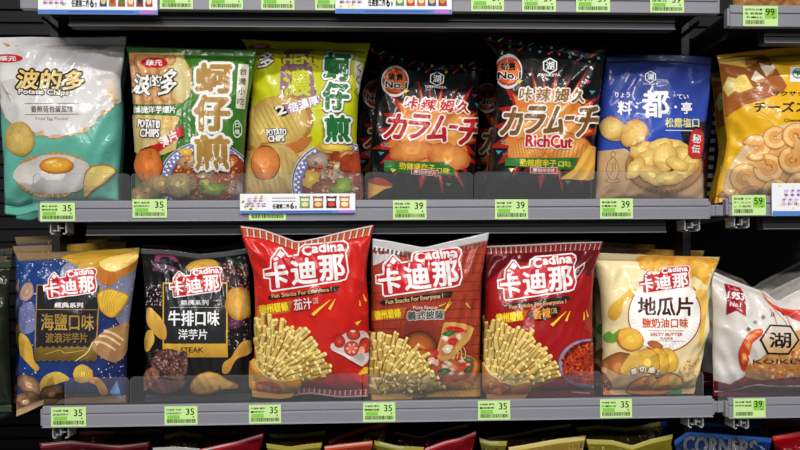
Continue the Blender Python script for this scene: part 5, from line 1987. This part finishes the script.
A.poly([(712, 380), (730, 384), (744, 376), (760, 380), (790, 377), (850, 374), (850, 402), (712, 402)], (118, 24, 36))
A.stroke([(714, 391.5), (735, 389), (755, 384.4), (780, 385.6), (850, 385)], 1.2, (206, 196, 190), smooth=3)
A.part = 'hexagon_mark'
hx = [(759.5, 339.5), (770, 324.8), (790.5, 326), (799, 340), (788, 354.3), (767, 354)]
A.poly(inset(hx, -.2), (24, 20, 20))
A.poly(inset(hx, 1.6), (206, 196, 184), col2=(204, 160, 106))
A.text('湖', (769, 332.5, 790.5, 348), (20, 18, 18), rot=-1, bold=.65, res=3)
A.text('KOIKEYA', (753, 359, 816, 363.4), (60, 30, 20), bold=.1)
A.part = 'curved_lettering'
for i, t in enumerate('湖池屋は、お'):
    A.hold = True
    a = math.radians(148 - i * 16)
    x, y = 779 + 36 * math.cos(a), 347 - 33 * math.sin(a)
    A.text(t, (x - 1.9, y - 2, x + 1.9, y + 2), (60, 46, 44), rot=60 - i * 15, bold=.05)
A.hold = False; A.up()
A.part = 'top_lettering'
A.text('KOIKEYA', (777, 284, 803, 287.5), (40, 34, 34), rot=12, bold=.3)
B.done(A)
behind(B, 'white prawn cracker bag standing second in its row, behind the front one', .09, (735, 276), (722, 274), zs=1.03)
behind(B, 'white prawn cracker bag standing third in its row, its top edge showing', .17, (735, 276), (716, 266), zs=1.12)
# ------------------------------------------------------------------ the bottom row: only the tops of the bags show
def low_bag(label, x0, x1, top, col, Y, seal=None, art=None, seed=1, cat='snack bag', z=Z_BOT, H=.03, vs=.035):
    mid = (x0 + x1) / 2
    yb = 275 + 0.0
    bl = [(x0 + 3, ydeck(x0 + 3, Y, z)), (mid, ydeck(mid, Y, z)), (x1 - 3, ydeck(x1 - 3, Y, z))]
    y0, y1 = top[0][1], top[-1][1]
    B = Bag('snack_bag', label, [(x0, y0), (x0 + 5, y0 + 25), (x0 + 4, 520), (x0 + 3, bl[0][1])], [(x1, y1), (x1 - 5, y1 + 25), (x1 - 4, 520), (x1 - 3, bl[2][1])], top, bl, Y, H=H, seed=seed, rough=2.2, base=tuple(int(c * (.78 if Y < 1.05 else .6)) for c in col), seal=seal or tuple(min(255, int(c * 1.15 + 20)) for c in col), group='bags of the bottom row', vs=vs)  # shade of the low shelf put into the base colour, deeper behind
    A = Art(seed)
    if art:
        art(B, A)
        B.done(A)
    return B


def two_tone(c, fr):
    def f(B, A):
        A.part = 'printed_panel'
        A.poly([B.px(u, .05) for u in np.linspace(fr[0], fr[1], 8)] + [B.px(u, .4) for u in np.linspace(fr[1], fr[0], 8)], c)
        A.blob(*B.px((fr[0] + fr[1]) / 2, .1), 5, 4, (30, 26, 26))
    return f


def glint(c=(226, 222, 220), u0=.02, u1=.98):
    def f(B, A):
        A.part = 'silver_edge'  # silver seal edge, its glint painted in as a pale line
        A.stroke([B.px(u, .012) for u in np.linspace(u0, u1, 24)], 1.6, c)
    return f


MAR, OLV, RD = (92, 16, 24), (150, 140, 48), (168, 20, 34)
Y1, Y2 = 1.02, 1.112
low_bag('dark maroon snack bag at the left end of the bottom row', 40, 150, [(40, 443), (70, 440.5), (95, 443), (120, 445), (150, 441)], MAR, Y1, art=glint((170, 150, 150)), seed=201)
low_bag('dark maroon snack bag behind the leftmost one of the bottom row', 58, 164, [(58, 432), (95, 430.5), (120, 431), (164, 428)], (70, 14, 20), Y2, art=glint((120, 100, 100)), seed=202)
low_bag('silver-edged olive snack bag low at the bottom edge, second from the left in front', 153, 204, [(153, 447.5), (175, 446.5), (204, 449)], OLV, Y1, seal=(206, 206, 204), seed=203)
low_bag('olive and black snack bag in the bottom row behind the silver-edged one', 164, 203, [(164, 435), (182, 431), (203, 434)], (110, 100, 40), Y2, art=two_tone((96, 84, 34), (.1, .6)), seed=204)
low_bag('crimson snack bag in the bottom row, its silver top edge rising to the right', 200, 264, [(200, 449), (222, 444), (240, 440), (264, 432.5)], RD, Y1, art=glint(), seed=205)
low_bag('dark crimson snack bag behind the crimson one with the rising silver edge', 206, 268, [(206, 430), (240, 431), (268, 426)], (84, 14, 22), Y2, seed=206)
low_bag('olive and red snack bag in the bottom row just right of the crimson one', 266, 322, [(266, 443.5), (290, 446.5), (322, 442.5)], OLV, Y1, art=two_tone((186, 56, 34), (.55, .98)), seed=207)
low_bag('olive and dark red snack bag in the bottom row behind the olive and red one', 269, 326, [(269, 433), (295, 434), (326, 430)], (122, 110, 40), Y2, art=two_tone((112, 26, 26), (.5, .97)), seed=208)
low_bag('orange-red snack bag in the bottom row, right of the olive and red one', 324, 373, [(324, 446), (345, 443.5), (373, 440.5)], (196, 66, 36), Y1, art=glint(), seed=209)
low_bag('orange-red snack bag standing behind the front orange-red one in the bottom row', 328, 388, [(328, 440), (345, 433), (388, 421)], (150, 50, 30), Y2, art=two_tone((150, 138, 50), (.6, .98)), seed=210)
low_bag('olive snack bag with a black spot in the bottom row, beside the bright red bag', 374, 424, [(374, 440.5), (398, 446), (424, 447)], OLV, Y1, art=glint((220, 216, 200), .1, .6), seed=211)
low_bag('dark red snack bag in the bottom row behind the bright red one', 394, 470, [(394, 431), (420, 436), (445, 428), (470, 423)], (86, 14, 22), Y2, art=glint((150, 120, 120)), seed=212)
low_bag('bright red snack bag in the bottom row under the brick-coloured pizza bag', 424, 477, [(424, 448), (445, 440.5), (460, 437), (477, 431)], RD, Y1, art=glint((226, 190, 190)), seed=213)
low_bag('olive snack bag in the bottom row between the bright red and the gold ones', 479, 507, [(479, 437.5), (490, 441), (507, 441)], OLV, Y1 + .006, art=glint((220, 216, 200), .05, .7), seed=214)
low_bag('brown and gold snack bag in the bottom row standing behind the gold foil one', 486, 572, [(486, 437), (510, 434), (540, 428), (572, 423)], (96, 74, 40), Y2 + .012, art=glint((190, 170, 120)), seed=215)
low_bag('gold foil snack bag in the bottom row, the brightest one', 508, 586, [(508, 447), (530, 443.5), (560, 438.5), (586, 435.5)], (216, 182, 84), Y1, art=glint((240, 230, 190)), seed=216)
low_bag('olive snack bag with a dipped top under the cream sweet-potato bag', 586, 673, [(586, 439), (612, 440), (632, 445.5), (650, 439), (673, 434)], (172, 160, 50), Y1, art=glint((206, 200, 160)), seed=217)
low_bag('olive snack bag standing behind the one with the dipped top', 576, 664, [(576, 427), (600, 425), (628, 427.5), (664, 421)], (128, 118, 42), Y2, art=glint((190, 184, 150)), seed=218)


def corners(B, A):
    A.part = 'block_lettering'
    A.text('CORNERS', (683, 437.5, 757, 456), (112, 114, 122), rot=-4, bold=1.3, outline=[(1.0, (24, 34, 60))])


def corners_top(B, A):
    A.part = 'block_lettering'
    A.text('CORNERS', (684, 424, 744, 431), (120, 130, 160), rot=0, bold=.6)


low_bag('blue snack bag with grey block lettering CORNERS in the bottom row', 674, 772, [(674, 441), (687, 432), (720, 434), (772, 438)], (22, 66, 132), Y1, art=corners, seed=219)
low_bag('blue snack bag standing behind the blue one with grey block lettering', 660, 762, [(660, 421), (700, 422), (730, 423), (762, 424)], (26, 66, 140), Y2, seed=220)
low_bag('bright red snack bag at the right end of the bottom row', 772, 880, [(772, 436), (800, 431), (880, 428)], (196, 20, 30), Y1, art=glint((210, 120, 120)), seed=221)
low_bag('dark red snack bag behind the rightmost bright red one, bottom row', 766, 872, [(766, 423), (800, 421), (872, 420)], (110, 14, 22), Y2, seed=222)

# the lower ends of bags on the top shelves
def upper_bag(label, x0, x1, col, z, seed, art=None, name='snack_bag', h=225):
    Y = 1.03
    bl = [(x, ydeck(x, Y, z)) for x in (x0, (x0 + x1) / 2, x1)]
    yt = bl[0][1] - h
    B = Bag(name, label, [(x0 - 4, yt), (x0, bl[0][1])], [(x1 + 4, yt), (x1, bl[2][1])], [(x0 - 4, yt), (x1 + 4, yt)], bl, Y, H=.03, seed=seed, base=col)
    if art:
        A = Art(seed)
        art(B, A)
        B.done(A)
    return B


def chips_art(B, A):
    A.part = 'chip_print'
    for i in range(7):
        x, y = B.px(.06 + i * .15, .93)
        chip(A, x, y - 2, 9, 7, i * 31, (214, 160, 92), (150, 92, 44))


upper_bag('brown snack bag on the top shelf of the right-hand bay, only its bottom showing', 733, 830, (186, 128, 74), ZR_TOP, 301, chips_art)

# dark bags of the left-hand bay: only their right edges come into the frame
for i, (xr, Y, c, lab) in enumerate(((12, 1.0, (30, 36, 26), 'dark green snack bag at the left edge, foremost in the left-hand bay'), (7, 1.07, (50, 42, 30), 'dark brown snack bag at the left edge, second in the left-hand bay'),
                                     (5, 1.14, (28, 32, 34), 'black snack bag at the left edge, third in the left-hand bay'), (13, 1.215, (46, 44, 38), 'dark grey snack bag at the left edge, hindmost in the left-hand bay'))):
    x0, z = xr - 118, Z_LO - .012
    bl = [(x, ydeck(x, Y, z)) for x in (x0, x0 + 60, xr)]
    yt = 262 - i * 4
    Bag('snack_bag', lab, [(x0, yt), (x0, bl[0][1])], [(xr, yt - 2), (xr - 4, 300), (xr - 3, 360), (xr, bl[2][1])], [(x0, yt), (x0 + 60, yt + 2), (xr, yt - 2)], bl, Y, H=.026, Hb=.02, seed=400 + i, base=c, seal=tuple(int(v * 1.5 + 10) for v in c), group='dark bags of the left-hand bay')
# ------------------------------------------------------------------ light
w = bpy.data.worlds.new('store')
SC.world = w
w.use_nodes = True
w.node_tree.nodes['Background'].inputs[0].default_value = (0.93, 0.96, 1.0, 1)
w.node_tree.nodes['Background'].inputs[1].default_value = 0.07


def lamp(name, loc, sx, sy, e, col=(1, 0.975, 0.94)):
    l = bpy.data.lights.new(name, 'AREA')
    l.shape = 'RECTANGLE'
    l.size, l.size_y = sx, sy
    l.energy = e
    l.color = col
    o = bpy.data.objects.new(name, l)
    COL.objects.link(o)
    o.location = loc
    return o


# rows of tube lights under the ceiling of the aisle
lamp('ceiling_tube_light', (-0.9, -0.35, 2.75), 1.2, 0.10, 26)
lamp('ceiling_tube_light', (0.9, -0.35, 2.75), 1.2, 0.10, 26)
lamp('ceiling_tube_light', (-0.9, -1.9, 2.75), 1.2, 0.28, 52)
lamp('ceiling_tube_light', (0.9, -1.9, 2.75), 1.2, 0.28, 62)
lamp('ceiling_tube_light', (0.0, -3.3, 2.75), 2.4, 0.3, 95)
SC.view_settings.view_transform = 'Standard'
SC.view_settings.look = 'None'
SC.view_settings.exposure = -0.04
SC.view_settings.gamma = 1.0
SC.view_settings.use_curve_mapping = False
